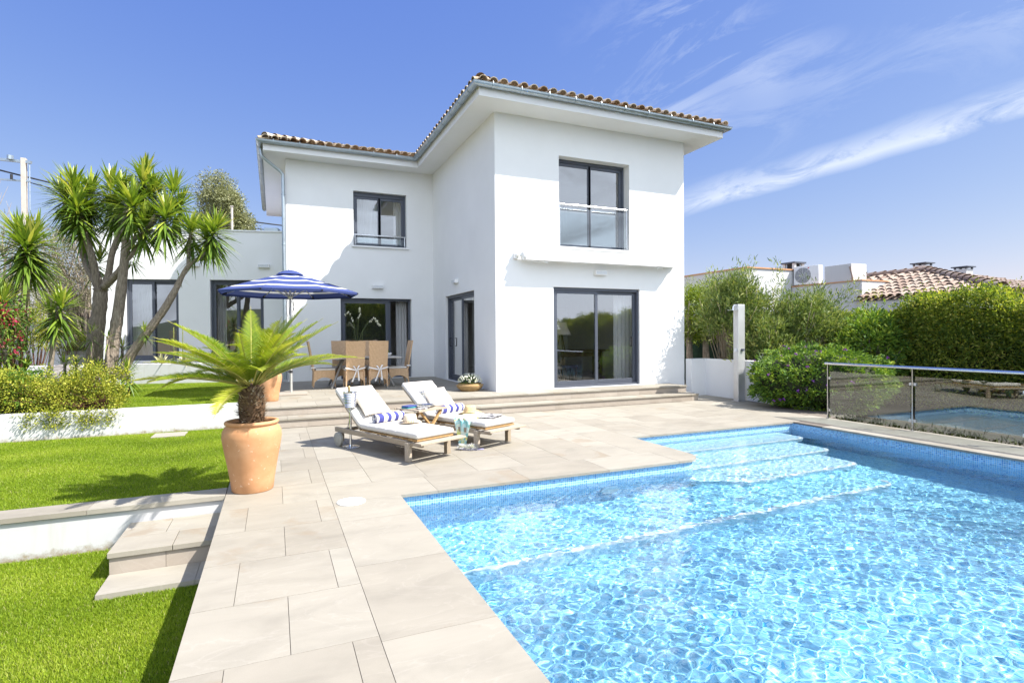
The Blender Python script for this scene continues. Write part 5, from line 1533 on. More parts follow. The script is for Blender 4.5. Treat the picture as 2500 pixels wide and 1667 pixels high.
# outer fronds as they hang in the place: towards the house side, the lawn, the walkway
AIMS = [aim(165, 36, 1.04), aim(180, 18, 1.02), aim(150, 26, .98), aim(205, 22, .95), aim(-12, 34, 1.12), aim(8, 52, 1.0), aim(195, 48, .95), aim(230, 4, .85), aim(172, 58, .95), aim(30, 62, .95), aim(128, 50, .95), aim(-30, 58, .92), aim(-55, 40, .8), aim(255, 30, .8), aim(0, 70, .95), aim(100, 70, .95)]
potted_sago((-.225, 6.42, .0), 'big terracotta pot with a sago palm at the edge of the walkway', 31, 1.0, AIMS)
potted_sago((-.10, 12.0, .331), 'smaller terracotta pot with a palm up on the terrace, half hidden', 47, .82)

# ------------------------------------------------------------------ yuccas
t = NT('yucca_bark'); v_ = t.pos(); nz = t.noise(t.mapping(v_, (6, 6, 1.6)), 5, 5, .65, .4)
fis = t.noise(t.mapping(v_, (22, 22, 3.5)), 3, 4, .6)
cc = t.ramp(nz, [(.25, (.19, .155, .12)), (.55, (.35, .29, .235)), (.8, (.47, .41, .34))]); cc = t.mix(.6, cc, t.ramp(fis, [(.35, (.4, .38, .35)), (.6, (1, 1, 1))]), 'MULTIPLY')
MAT['bark'] = t.done(t.bsdf(cc, .95, 0, t.bump(t.math('ADD', nz, fis), .8, .03), .15))
MAT['yucca'] = leafmat('yucca_blade', [(0, (0.049, 0.092, 0.016)), (.3, (0.106, 0.185, 0.028)), (.6, (0.232, 0.333, 0.042)), (.85, (0.443, 0.501, 0.077)), (1, (0.634, 0.600, 0.167))], .35, .30, .5)
def rosettes(name, heads, parent, seed):
    r = np.random.default_rng(seed); Ps, Ds, Ls, Ws, Dr, Rs = [], [], [], [], [], []
    for (c_, ax, n, L) in heads:
        c_ = np.array(c_); ax = np.array(ax, float); ax /= np.linalg.norm(ax)
        x_ = np.cross(ax, [.3, .9, .1]); x_ /= np.linalg.norm(x_); y_ = np.cross(ax, x_)
        n = int(n*1.15); f = (np.arange(n)+.5)/n; th = math.radians(6)+math.radians(126)*f**.75+r.normal(0, .14, n); ph = np.arange(n)*2.39996+r.normal(0, .12, n)
        D = ax*np.cos(th)[:, None]+(x_*np.cos(ph)[:, None]+y_*np.sin(ph)[:, None])*np.sin(th)[:, None]
        D = D+r.normal(0, .16, D.shape); D /= np.linalg.norm(D, axis=1, keepdims=True); Ps.append(c_-ax*(f*L*.85)[:, None]+D*.02); Ds.append(D)
        Ls.append(1.12*L*(.62+.45*np.sin(np.clip(f*1.25, 0, 1)*PI*.5+.25))*r.uniform(.68, 1.18, n)); Ws.append(np.full(n, .050*L/.55)*r.uniform(.8, 1.15, n))
        Dr.append(.05+.34*f**1.6*r.uniform(.4, 1.4, n)); Rs.append(np.clip(.70-.42*f+r.normal(0, .17, n)+np.where(r.random(n) < .06, .35, 0), 0, 1))
    cat_ = np.concatenate
    ribbon_mesh(name, cat_(Ps), cat_(Ds), cat_(Ls), cat_(Ws), cat_(Dr), MAT['yucca'], parent, seed, 4, cat_(Rs))
def yucca(name, label, trunks, heads, seed):
    base = trunks[0][0][0]
    t_ = thing(name, label, 'yucca', (0, 0, 0), 0, 'yuccas in the planted bed')
    m = MB()
    for pts, rads in trunks:
        P_ = [Vector(p_) for p_ in pts]
        # smooth, slightly knotted limb
        out, ro = [], []
        for i in range(len(P_)-1):
            a, b = P_[max(i-1, 0)], P_[i]; c_, d_ = P_[i+1], P_[min(i+2, len(P_)-1)]
            for k in range(6):
                q = k/6; out.append(.5*((2*b)+(c_-a)*q+(2*a-5*b+4*c_-d_)*q*q+(3*b-a-3*c_+d_)*q**3)); ro.append(.84*(rads[i]*(1-q)+rads[i+1]*q)*random.uniform(.95, 1.07))
        out.append(P_[-1]); ro.append(rads[-1]); m.tube(out, ro, 12)
    m.build('trunk', MAT['bark'], t_, True)
    rosettes('crown', heads, t_, seed)
    return t_
def A(u, v, d_): return at(u, v, d_)
def ax_(dx, dz=1.0, dy=0.0):
    v = _r2*dx+_f*dy+Vector((0, 0, dz)); return (v.x, v.y, v.z)
def c1(x_, y_, d_): return at(x_/2.529, 330+y_/2.529, d_)
Hs = lambda l: [(tuple(c1(x_, y_, d_)), ax_(dx, dz), n, L) for (x_, y_, d_, dx, dz, n, L) in l]
yucca('yucca_tree', 'tallest yucca with a thick forked trunk and several leafy heads left of the annex windows',
      [([c1(575, 1480, 12.6), c1(590, 1250, 12.6), c1(615, 1060, 12.6), c1(622, 950, 12.6)], [.22, .19, .17, .165]),
       ([c1(618, 960, 12.6), c1(590, 850, 12.55), c1(565, 740, 12.5), c1(520, 600, 12.5), c1(470, 420, 12.5)], [.11, .09, .085, .08, .07]),
       ([c1(612, 950, 12.7), c1(560, 850, 12.9), c1(515, 740, 13.1), c1(500, 560, 13.1)], [.10, .09, .085, .08]),
       ([c1(635, 950, 12.6), c1(670, 860, 12.6), c1(690, 740, 12.6), c1(740, 590, 12.7), c1(745, 450, 12.7)], [.10, .08, .075, .07, .06]),
       ([c1(640, 940, 12.5), c1(720, 860, 12.4), c1(770, 790, 12.3)], [.10, .085, .08])],
      Hs([(450, 300, 12.5, -.15, 1, 165, .62), (480, 420, 12.3, -.05, 1, 130, .58), (380, 350, 12.7, -.45, 1, 90, .58), (560, 330, 12.9, .15, 1, 130, .58), (540, 470, 12.7, .1, 1, 120, .58), (690, 290, 12.9, .0, 1, 130, .58), (620, 760, 13.2, .2, .8, 70, .42), (760, 330, 12.6, .1, 1, 130, .58), (700, 420, 12.8, .0, 1, 100, .55)]), 61)
yucca('yucca_tree', 'yucca with an upright slender trunk in front of the annex window, heads high above',
      [([c1(675, 1500, 12.2), c1(705, 1260, 12.2), c1(735, 1060, 12.2), c1(762, 830, 12.2), c1(775, 690, 12.2), c1(770, 560, 12.2), c1(790, 420, 12.2)], [.165, .14, .13, .105, .095, .08, .06]),
       ([c1(775, 720, 12.2), c1(830, 640, 12.1), c1(890, 605, 12.0), c1(960, 500, 11.9)], [.075, .065, .06, .05]),
       ([c1(780, 770, 12.2), c1(850, 690, 12.3), c1(960, 520, 12.4), c1(1060, 400, 12.4)], [.07, .06, .055, .045])],
      Hs([(820, 385, 11.9, .05, 1, 150, .55), (890, 260, 12.4, .15, 1, 140, .56), (950, 330, 12.5, .2, 1, 120, .54), (1080, 310, 12.4, .1, 1, 120, .52), (1030, 460, 11.9, .15, 1, 150, .56), (900, 520, 12.0, .1, 1, 100, .52), (1120, 420, 12.5, .4, 1, 100, .52), (830, 720, 12.9, .2, .9, 60, .36), (900, 210, 12.6, .1, 1, 90, .5)]), 62)
yucca('yucca_tree', 'yucca leaning far to the right across the annex window with a bare scarred trunk',
      [([c1(740, 1500, 12.1), c1(800, 1370, 12.1), c1(900, 1230, 12.1), c1(1010, 1080, 12.1), c1(1080, 960, 12.1), c1(1125, 870, 12.1), c1(1170, 800, 12.1), c1(1245, 745, 12.1), c1(1300, 640, 12.1)], [.14, .115, .10, .095, .08, .06, .055, .05, .045]),
       ([c1(1165, 800, 12.1), c1(1165, 700, 12.2), c1(1180, 600, 12.2)], [.05, .045, .04])],
      Hs([(1340, 560, 12.1, .35, 1, 150, .52), (1180, 560, 12.3, -.05, 1, 130, .50), (1280, 600, 12.2, .1, 1, 90, .5), (890, 1195, 12.0, -.1, 1, 45, .22), (1100, 860, 12.1, -.3, 1, 10, .18)]), 63)
yucca('yucca_tree', 'single-trunked yucca with one wide shaggy head near the left frame edge',
      [([c1(135, 1330, 11), c1(145, 1180, 11), c1(155, 1000, 11), c1(170, 860, 11), c1(175, 700, 11)], [.10, .085, .08, .075, .065])],
      Hs([(170, 640, 11, .05, 1, 190, .66), (110, 590, 11.1, -.25, 1, 80, .6), (230, 600, 11.2, .3, 1, 70, .58), (130, 900, 11.2, -.2, -.5, 22, .45)]), 64)
yucca('yucca_tree', 'small twin-stemmed yucca with a bright pointed head in front of the taller trunks',
      [([c1(310, 1440, 10.9), c1(330, 1290, 10.9), c1(345, 1160, 10.9), c1(370, 1060, 10.9)], [.055, .05, .045, .045]), ([c1(322, 1300, 10.9), c1(315, 1190, 11), c1(308, 1100, 11)], [.045, .04, .04])],
      Hs([(378, 1030, 10.9, .08, 1, 110, .50), (310, 1080, 11, -.1, .9, 60, .45), (400, 1000, 10.9, .5, .8, 30, .46)]), 65)
yucca('yucca_tree', 'yucca half cut off by the left frame with drooping leaves above red flowers',
      [([c1(60, 1500, 10.6), c1(20, 1330, 10.6), c1(0, 1200, 10.6), c1(-10, 1050, 10.6)], [.07, .06, .055, .05])],
      Hs([(0, 980, 10.6, -.1, 1, 110, .52), (30, 1010, 10.5, .3, .8, 40, .5)]), 66)
# low yucca and agave rosettes among the stems
lows = [(40, 1290, 10.5, 40, .42, 'small green yucca rosette at the far left in front of the red flowers'), (150, 1450, 10.9, 46, .46, 'broad-leaved green rosette behind the trailing shrub at the left'),
        (565, 1210, 12.1, 22, .26, 'small yucca shoot against the thick forked trunk'), (665, 1240, 12.0, 16, .22, 'small yucca shoot between the two upright trunks'), (600, 1440, 12.0, 40, .36, 'dark yucca rosette at the foot of the thick trunk'),
        (790, 1440, 11.9, 60, .36, 'yucca rosette at the foot of the leaning trunk by the upper lawn'), (755, 1300, 12.6, 40, .32, 'yucca rosette behind the leaning trunk by the window'), (470, 1400, 13.2, 46, .36, 'dark narrow-leaved rosette in front of the grey rock'), (400, 1400, 13.0, 40, .34, 'dark narrow-leaved rosette left of the grey rock'),
        (60, 1530, 10.3, 44, .46, 'arching strap-leaved clump at the left end of the white wall')]
for k, (x_, y_, d_, n, L, lab) in enumerate(lows):
    p_ = c1(x_, y_, d_)
    if p_.z > .8: pass
    t_ = thing('yucca_rosette', lab, 'rosette plant', (0, 0, 0), 0, 'low rosette plants')
    rosettes('leaves', [(tuple(p_), ax_(.05*((k % 3)-1), 1), n, L)], t_, 70+k)
    m = MB(); b_ = Vector((p_.x, p_.y, .34)); m.tube([b_, p_], [.03, .03], 7); m.build('stem', MAT['bark'], t_, True)
MAT['agave'] = leafmat('variegated_agave', [(0, (.20, .24, .10)), (.5, (.42, .42, .22)), (1, (.56, .52, .32))], .5, .25)
for k, (u, v, d_, lab) in enumerate(((395, 872, 15.6, 'pale variegated agave on the planter below the annex windows, nearer the leaning yucca'), (450, 868, 15.7, 'pale variegated agave on the planter below the annex windows, nearer the palm pot'))):
    t_ = thing('agave', lab, 'agave', (0, 0, 0), 0, 'agaves on the planter'); r = np.random.default_rng(90+k); n = 26; p_ = at(u, v, d_)
    a = np.arange(n)*2.4; el = np.linspace(1.35, .35, n); D = np.stack([np.cos(a)*np.cos(el), np.sin(a)*np.cos(el), np.sin(el)], -1)
    ribbon_mesh('leaves', np.tile(np.array([p_.x, p_.y, .82]), (n, 1)), D, r.uniform(.45, .65, n), np.full(n, .06), r.uniform(.2, .6, n), MAT['agave'], t_, k, 6)
    m = MB(); m.tube([(p_.x, p_.y, .80), (p_.x, p_.y, .9)], [.05, .03], 8); m.build('stem', MAT['stem'], t_, True)
MAT['yellow_flower'] = leafmat('yellow_spike', [(0, (.45, .25, .02)), (1, (.65, .48, .05))], .7)
for k, (u, v0, v1) in enumerate(((424, 862, 800), (446, 858, 795))):
    t_ = thing('flower_spike', ['thin orange flower spike in front of the annex window, nearer the leaning trunk', 'thin orange flower spike in front of the annex window, nearer the palm fronds'][k], 'flower spike', (0, 0, 0), 0, 'orange flower spikes')
    a, b = at(u, v0, 15.5), at(u, v1, 15.5); a.z = .81; m = MB(); m.tube([a, b], .012, 6); m.build('stem', MAT['stem'], t_, True)
    r = np.random.default_rng(k); n = 90; f = r.uniform(.6, 1, n)[:, None]; D = rand_dirs(n, r, 0); P = np.array(a)*(1-f)+np.array(b)*f
    ribbon_mesh('blossom', P, D, np.full(n, .035), np.full(n, .014), np.zeros(n), MAT['yellow_flower'], t_, k, 2)

# ------------------------------------------------------------------ shrubs, hedges and trees made of many small leaves
def foliage(name, clumps, per, spread, L, Wd, mat, parent, seed, bias=(0, 0, .35), centre=None, seg=2, droop=.15, tone=None, outw=.8, jl=.35):
    """clumps (n,3): leaf bunches; leaves point away from the bunch centre and from the plant's centre"""
    r = np.random.default_rng(seed); n = len(clumps)
    off = rand_dirs(n*per, r)*(r.random(n*per)**.45)[:, None]*spread
    P = np.repeat(clumps, per, 0)+off
    D = off/np.maximum(1e-6, np.linalg.norm(off, axis=1, keepdims=True))*.7+r.normal(0, .5, (n*per, 3))+np.array(bias)
    if centre is not None:
        o = P-np.array(centre); D += o/np.maximum(1e-6, np.linalg.norm(o, axis=1, keepdims=True))*outw
    D /= np.linalg.norm(D, axis=1, keepdims=True)
    tn = r.random(n) if tone is None else tone
    rn = np.clip(np.repeat(tn, per)*.55+r.random(n*per)*.5, 0, 1)
    N_ = n*per
    sd_ = np.cross(D, r.normal(size=(N_, 3))); sd_ /= np.linalg.norm(sd_, axis=1, keepdims=True)
    return ribbon_mesh(name, P, D, L*r.uniform(1-jl, 1+jl, N_), Wd*r.uniform(.7, 1.25, N_), np.full(N_, droop)*r.uniform(0, 1.5, N_), mat, parent, seed, seg, rn, side=sd_)
def shell_pts(n, c_, rad_, r, inner=.75, zmin=-1.0, power=1.0):
    d_ = rand_dirs(n, r, zmin)
    bumps = 1+.10*np.sin(d_[:, 0]*7+d_[:, 1]*5)+.08*np.sin(d_[:, 2]*9-d_[:, 0]*6)
    return np.array(c_)+d_*np.array(rad_)*(r.uniform(inner, 1, n)*bumps)[:, None]
def twigs(mb, root, tips, r0=.02, r1=.005, bend=.15, seed=0):
    rr = random.Random(seed)
    for tp_ in tips:
        a, b = Vector(root), Vector(tp_); mid_ = a.lerp(b, .5)+Vector((rr.uniform(-1, 1), rr.uniform(-1, 1), rr.uniform(-.2, .6)))*bend*(b-a).length
        pts_ = [a.lerp(mid_, q/3).lerp(mid_.lerp(b, q/3), q/3) for q in range(4)]
        mb.tube(pts_, [r0*(1-q/3)+r1*q/3 for q in range(4)], 6)
MAT['core'] = simple('shade_core', (.028, .035, .014), .95, 0, .4, 8)  # for solid cores: shade between the leaves put into a dark colour
def core(parent, c_, rad_, name='dark_core', flat=None):
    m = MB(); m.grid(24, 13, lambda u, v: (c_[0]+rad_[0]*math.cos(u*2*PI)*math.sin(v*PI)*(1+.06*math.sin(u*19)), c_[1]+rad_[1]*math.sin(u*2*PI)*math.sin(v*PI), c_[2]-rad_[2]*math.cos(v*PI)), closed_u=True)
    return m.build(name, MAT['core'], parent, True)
MAT['jade'] = leafmat('jade_leaf', [(0, (0.046, 0.081, 0.012)), (.3, (0.133, 0.188, 0.018)), (.6, (0.358, 0.375, 0.040)), (1, (0.600, 0.575, 0.100))], 0.55, .3, .25)
js = thing('trailing_shrub', 'yellow-green small-leaved shrub trailing over the long white garden wall', 'shrub')
r = np.random.default_rng(101); n = 1500
x_ = -2.38-r.random(n)**.9*2.2
prof_ = .30+.28*np.sin((x_+2.3)*2.6)**2
y_ = 11.15+r.random(n)*.75; z_ = .42+r.random(n)**.7*(prof_+.12)*np.clip((x_+2.30)/-.35, .3, 1)
cl = np.stack([x_, y_, z_], -1)
hang = np.stack([r.choice([-2.55, -2.75, -2.95, -3.2, -3.35, -3.6], 150)+r.normal(0, .07, 150), np.full(150, 11.06)+r.uniform(-.03, .05, 150), .42-r.random(150)**1.6*.26], -1)
sprig = []
for (xx, yy, hh) in ((-2.75, 11.5, .35), (-3.15, 11.6, .45), (-2.5, 11.45, .28), (-2.35, 11.5, .2), (-3.5, 11.6, .3), (-2.9, 11.4, .4)):
    for k in range(14): sprig.append((xx+r.normal(0, .02), yy, .85+hh*k/14))
cl = np.concatenate([cl, hang, np.array(sprig)])
foliage('foliage', cl, 13, .085, .028, .020, MAT['jade'], js, 5, seg=2, droop=.05, centre=(-3.2, 11.9, .3), outw=.5)
m = MB(); twigs(m, (-2.7, 11.6, .36), [tuple(cl[i]) for i in range(0, 700, 9)], .012, .003, .12, 3); twigs(m, (-3.5, 11.7, .36), [tuple(cl[i]) for i in range(3, 700, 9)], .012, .003, .12, 4)
MAT['twig'] = simple('red_brown_twig', (.13, .06, .035), .8, 0, .3, 20); m.build('branches', MAT['twig'], js, True)
gs_ = thing('green_shrub', 'dark green leafy undergrowth shrub at the left end of the long white wall', 'shrub')
r = np.random.default_rng(103); n = 900
cl = np.stack([r.uniform(-5.2, -3.7, n), r.uniform(11.2, 12.6, n), .40+r.random(n)*.62], -1)
MAT['mid_leaf'] = leafmat('mid_green_leaf', [(0, (0.030, 0.070, 0.013)), (.5, (0.082, 0.168, 0.022)), (.9, (0.193, 0.308, 0.034)), (1, (0.371, 0.420, 0.067))], 0.55, .3, .25)
foliage('foliage', cl, 8, .10, .06, .022, MAT['mid_leaf'], gs_, 7)
m = MB(); twigs(m, (-4.3, 12, .36), [tuple(cl[i]) for i in range(0, 400, 12)], .012, .003, .15, 8); m.build('branches', MAT['twig'], gs_, True)
# bougainvillea
bg_ = thing('flowering_shrub', 'sprawling shrub with crimson flowers at the left edge below the yuccas', 'flowering shrub')
r = np.random.default_rng(105); pc = [tuple(at(u, v, 10.4+r.uniform(-.3, 1.2))) for u, v in zip(-20+88*r.random(420)**1.2, r.uniform(735, 885, 420))]
cl = np.array(pc); foliage('foliage', cl, 6, .10, .05, .028, MAT['mid_leaf'], bg_, 8)
MAT['crimson'] = leafmat('crimson_petal', [(0, (.35, .02, .06)), (1, (.62, .06, .15))], .6, .4)
foliage('blossom', cl[::8], 9, .06, .045, .04, MAT['crimson'], bg_, 9)
m = MB(); rt = at(20, 930, 10.8); rt.z = .36; twigs(m, rt, [tuple(cl[i]) for i in range(0, 420, 7)], .012, .003, .2, 9); m.build('branches', MAT['twig'], bg_, True)
# bush by the garden stairs further back
MAT['yellow_leaf'] = leafmat('yellow_green_leaf', [(0, (.09, .12, .015)), (.5, (.26, .30, .03)), (1, (.44, .42, .06))], .5, .35)
yb_ = thing('small_bush', 'rounded yellow-green bush beside the small garden stairs behind the yuccas', 'bush')
c_ = at(168, 832, 17); r = np.random.default_rng(107); cl = shell_pts(260, c_, (.55, .5, .42), r, .5)
foliage('foliage', cl, 10, .10, .06, .02, MAT['yellow_leaf'], yb_, 10, centre=c_)
m = MB(); twigs(m, (c_.x, c_.y, .3), [tuple(cl[i]) for i in range(0, 260, 9)], .012, .003, .1, 2); m.build('branches', MAT['twig'], yb_, True)
lb_ = thing('small_bush', 'spiky green and yellow bush in front of the far white wall behind the yuccas', 'bush')
c_ = at(85, 800, 15.5); cl = shell_pts(220, c_, (.55, .5, .55), r, .4)
foliage('foliage', cl, 8, .12, .16, .018, MAT['yellow_leaf'], lb_, 11, centre=c_)
m = MB(); twigs(m, (c_.x, c_.y, .3), [tuple(cl[i]) for i in range(0, 220, 9)], .012, .003, .1, 2); m.build('branches', MAT['twig'], lb_, True)

# right side: round bush with purple flowers
rb_ = thing('round_bush', 'clipped round bush with small purple flowers behind the glass railing', 'bush', (0, 0, 0))
BC = np.array([11.02, 8.52, .56]); BR = np.array([1.38, 1.38, .72]); r = np.random.default_rng(111)
cl = shell_pts(2100, BC, BR, r, .82, -.95); cl = cl[cl[:, 2] > -.05]; cl = cl[~((cl[:, 0] < 10.6) & (cl[:, 1] > 9.75))]
MAT['bush_leaf'] = leafmat('bush_leaf', [(0, (0.040, 0.088, 0.022)), (.35, (0.097, 0.191, 0.030)), (.7, (0.243, 0.368, 0.046)), (1, (0.484, 0.545, 0.074))], 0.55, .3, .25)
foliage('foliage', cl, 15, .07, .062, .028, MAT['bush_leaf'], rb_, 12, centre=tuple(BC), outw=1.1, droop=.2, tone=r.random(len(cl))**1.6)
core(rb_, BC, BR*.88, 'branches')  # solid dark blob, painted shade behind the outer leaves
fl_ = shell_pts(46, BC, BR*1.04, r, .98, -.5)
MAT['purple'] = leafmat('purple_petal', [(0, (.16, .03, .32)), (1, (.34, .09, .52))], .6, .3)
foliage('blossom', fl_, 7, .018, .034, .03, MAT['purple'], rb_, 13, seg=2)

# the big hedge on the right
hg = thing('hedge', 'tall dense green hedge running along the right side behind the glass railing', 'hedge')
r = np.random.default_rng(113); n = 10500
yy = r.uniform(-2.0, 10.4, n); top = 2.30+.16*np.sin(yy*1.9)+.10*np.sin(yy*4.7+1)-.10*np.clip(yy-7, 0, 4)
k_ = r.random(n); zz0 = r.random(n); xx = np.where(k_ < .62, 13.42+.16*np.sin(yy*2.3)+r.random(n)*.5, r.uniform(13.45, 14.7, n)); zz = np.where(k_ < .62, -.1+r.random(n)**.85*(top+.1), np.where(zz0 < .5, top+r.uniform(-.12, .10, n), 1.3+(top-1.3)*r.random(n)))
cl = np.stack([xx, yy, zz], -1)
MAT['hedge_leaf'] = leafmat('hedge_leaf', [(0, (0.055, 0.099, 0.027)), (.4, (0.136, 0.209, 0.038)), (.75, (0.347, 0.397, 0.057)), (1, (0.549, 0.486, 0.129))], 0.55, .5, .25)
foliage('foliage', cl, 13, .16, .070, .030, MAT['hedge_leaf'], hg, 14, bias=(-.45, -.1, .5), droop=.2)
ws = np.stack([r.uniform(13.4, 14.4, 70), r.uniform(0, 10, 70), 2.35+r.random(70)*.35], -1); foliage('leaves', ws, 9, .12, .06, .018, MAT['yellow_leaf'], hg, 15, bias=(0, 0, 1))
m = MB(); m.box(14.2, 14.9, -2, 10.4, -.3, 1.75); m.box(14.62, 14.9, -2, 9.8, 1.751, 2.12); m.build('branches', MAT['core'], hg)  # solid dark boxes, coloured as the shade inside the hedge
vb = thing('leafy_shrub', 'dark glossy leafy shrub at the end of the hedge below the tiled roof', 'shrub')
c_ = at(2125, 850, 13.4); r = np.random.default_rng(115); cl = shell_pts(700, (c_.x, c_.y, 1.05), (.75, .75, 1.15), r, .65); foliage('foliage', cl, 11, .14, .095, .034, MAT['bush_leaf'], vb, 16, centre=tuple(c_))
m = MB(); twigs(m, (c_.x, c_.y, -.2), [tuple(cl[i]) for i in range(0, 700, 14)], .025, .005, .1, 5); m.build('branches', MAT['bark'], vb, True)
MAT['low_leaf'] = leafmat('dark_low_leaf', [(0, (.022, .03, .011)), (1, (.08, .09, .035))], .7, .1, .1)
gcv = np.stack([9.72+.5*r.random(260)**2, r.uniform(-2, 7.4, 260), np.full(260, -.12)], -1)
struct(foliage('ground_cover', gcv, 9, .16, .10, .034, MAT['low_leaf'], None, 22, bias=(0, 0, .9)), 'stuff')
# oleanders: arching stems, long narrow leaves
MAT['oleander'] = leafmat('oleander_leaf', [(0, (0.052, 0.087, 0.032)), (.4, (0.137, 0.204, 0.057)), (.75, (0.292, 0.349, 0.097)), (1, (0.584, 0.553, 0.211))], 0.55, .3, .25)
def oleander(label, root, centre, rad_, ntips, per, seed, extra=()):
    t_ = thing('oleander', label, 'oleander', (0, 0, 0), 0, 'oleanders behind the white wall'); r = np.random.default_rng(seed)
    tips = shell_pts(ntips, centre, rad_, r, .35, -.55)
    tips = np.concatenate([tips, np.array([tuple(e_) for e_ in extra])]) if len(extra) else tips
    m = MB(); twigs(m, root, [tuple(p_) for p_ in tips[::9]], .018, .005, .22, seed); m.build('branches', MAT['oleander_bark'], t_, True)
    cl = np.concatenate([tips, tips*.8+np.array(centre)*.2])
    foliage('foliage', cl, per, .17, .125, .022, MAT['oleander'], t_, seed, centre=root, outw=1.0, droop=.25, seg=3)
MAT['oleander_bark'] = simple('oleander_bark', (.33, .27, .19), .9, 0, .3, 12)
def Pz(u, v, d_): return tuple(at(u, v, d_))
oleander('tall oleander with pale arching stems directly behind the outdoor shower', (11.6, 11.6, .1), Pz(1795, 765, 14.5), (1.05, .9, 1.25), 620, 12, 121, [at(u, v, 14.3) for u, v in ((1835, 640), (1840, 650), (1830, 665), (1790, 662), (1780, 680), (1850, 690), (1700, 770), (1690, 800))])
oleander('wide oleander between the outdoor shower and the tiled roof, with loose top shoots', (12.7, 10.5, .1), Pz(1965, 800, 14.3), (1.15, 1.0, 1.12), 680, 12, 122, [at(u, v, 14.2) for u, v in ((1893, 640), (1890, 665), (1900, 690), (1895, 720), (1990, 690), (1985, 710), (2040, 720), (2060, 740), (2090, 690), (2110, 680), (2070, 700), (2095, 715), (1900, 655), (1886, 700), (2000, 700), (2050, 730))])
oleander('low oleander filling the gap between shower column and round bush', (12.0, 10.6, .1), Pz(1880, 840, 14.0), (1.1, .7, .8), 380, 11, 123)
# clipped cypresses with bare trunks, and dark netting behind
MAT['cypress'] = leafmat('cypress_spray', [(0, (0.051, 0.088, 0.013)), (.4, (0.127, 0.192, 0.018)), (.75, (0.271, 0.352, 0.031)), (1, (0.475, 0.512, 0.058))], .6, .3, .2)
for k, (u, lab) in enumerate(((1682, 'cypress with bare trunk touching the right edge of the house'), (1722, 'cypress with bare trunk between the house and the shower, second from the house'), (1768, 'cypress with bare trunk nearest the shower column'))):
    c_ = at(u, 760, 16.8); t_ = thing('cypress', lab, 'cypress tree', (0, 0, 0), 0, 'clipped cypresses with bare trunks'); r = np.random.default_rng(131+k)
    m = MB(); m.tube([(c_.x, c_.y, 0), (c_.x+.02, c_.y, .9), (c_.x-.02, c_.y, 2.2)], [.11, .10, .06], 10); twigs(m, (c_.x, c_.y, 1.3), [(c_.x+r.uniform(-.5, .5), c_.y+r.uniform(-.5, .5), r.uniform(1.6, 2.6)) for _ in range(12)], .03, .008, .1, k); m.build('trunk', MAT['bark'], t_, True)
    cl = shell_pts(800, (c_.x, c_.y, 2.25), (.62, .62, .92), r, .6); foliage('crown', cl, 10, .13, .085, .016, MAT['cypress'], t_, 140+k, centre=(c_.x, c_.y, 2.2), seg=2)
nf = thing('fence_netting', 'dark green netting fence behind the bare cypress trunks', 'netting fence')
a, b = at(1600, 850, 18.2), at(1850, 850, 16.6); m = MB()
def net(u, v): p_ = a.lerp(b, u); return (p_.x+.02*math.sin(u*40), p_.y+.02*math.sin(u*31), v*1.75)
m.grid(60, 6, net); MAT['net'] = simple('green_netting', (.022, .05, .032), .9, 0, .4, 9, .6, 40); m.build('net', MAT['net'], nf, True)
for q in (0, .33, .66, 1):
    m = MB(); p_ = a.lerp(b, q); m.tube([(p_.x, p_.y+.05, 0), (p_.x, p_.y+.05, 1.8)], .025, 8); m.build('post', MAT['grey_paint'], nf)

# olive tree beyond the annex
ol = thing('olive_tree', 'grey-green olive tree rising behind the annex roof', 'olive tree'); r = np.random.default_rng(151)
MAT['olive'] = leafmat('olive_leaf', [(0, (0.082, 0.094, 0.040)), (.4, (0.187, 0.198, 0.088)), (.75, (0.326, 0.341, 0.167)), (1, (0.490, 0.484, 0.264))], .5, .25, .4)
cs_ = [(at(528, 480, 26), (1.05, 1.0, 1.15)), (at(575, 545, 26), (.9, .8, .8)), (at(500, 560, 26.5), (.9, .8, .8)), (at(555, 500, 25.7), (.7, .7, .7)), (at(610, 590, 26), (.7, .6, .5))]
cl = np.concatenate([shell_pts(620, c_, rd, r, .3) for c_, rd in cs_]); foliage('crown', cl, 13, .19, .11, .034, MAT['olive'], ol, 17, seg=2)
m = MB(); bs_ = at(545, 640, 26); m.tube([(bs_.x, bs_.y, 0), (bs_.x+.2, bs_.y, 2.5), (bs_.x, bs_.y, 5), tuple(cs_[0][0])], [.28, .22, .16, .05], 10); twigs(m, (bs_.x, bs_.y, 4.8), [tuple(cl[i]) for i in range(0, len(cl), 40)], .06, .012, .12, 6); m.build('trunk', MAT['bark'], ol, True)
dt = thing('twiggy_shrub', 'tall grey half-bare shrub behind the yuccas on the slope', 'shrub'); r = np.random.default_rng(153)
MAT['dry_leaf'] = leafmat('grey_leaf', [(0, (.10, .09, .055)), (.5, (.20, .18, .11)), (1, (.33, .31, .20))], .8, .2, .2)
cl = np.array([tuple(at(u, v, 21+r.uniform(-1, 1))) for u, v in zip(r.uniform(95, 232, 900), 560+r.random(900)**.8*200)]); foliage('foliage', cl, 15, .20, .09, .026, MAT['dry_leaf'], dt, 18, seg=2)
m = MB(); rt = at(215, 800, 21); rt.z = 1.0; twigs(m, rt, [tuple(cl[i]) for i in range(0, 900, 13)], .05, .008, .15, 7); m.build('branches', MAT['bark'], dt, True)
gt = thing('leafy_tree', 'olive-green tree at the far left edge below the utility pole', 'tree'); r = np.random.default_rng(155)
c_ = at(8, 660, 23); cl = np.concatenate([shell_pts(450, c_, (1.5, 1.3, 2.2), r, .4), shell_pts(240, at(60, 720, 22), (1.4, 1, 1.2), r, .4)]); foliage('crown', cl, 10, .22, .11, .03, MAT['olive'], gt, 19, centre=tuple(c_))
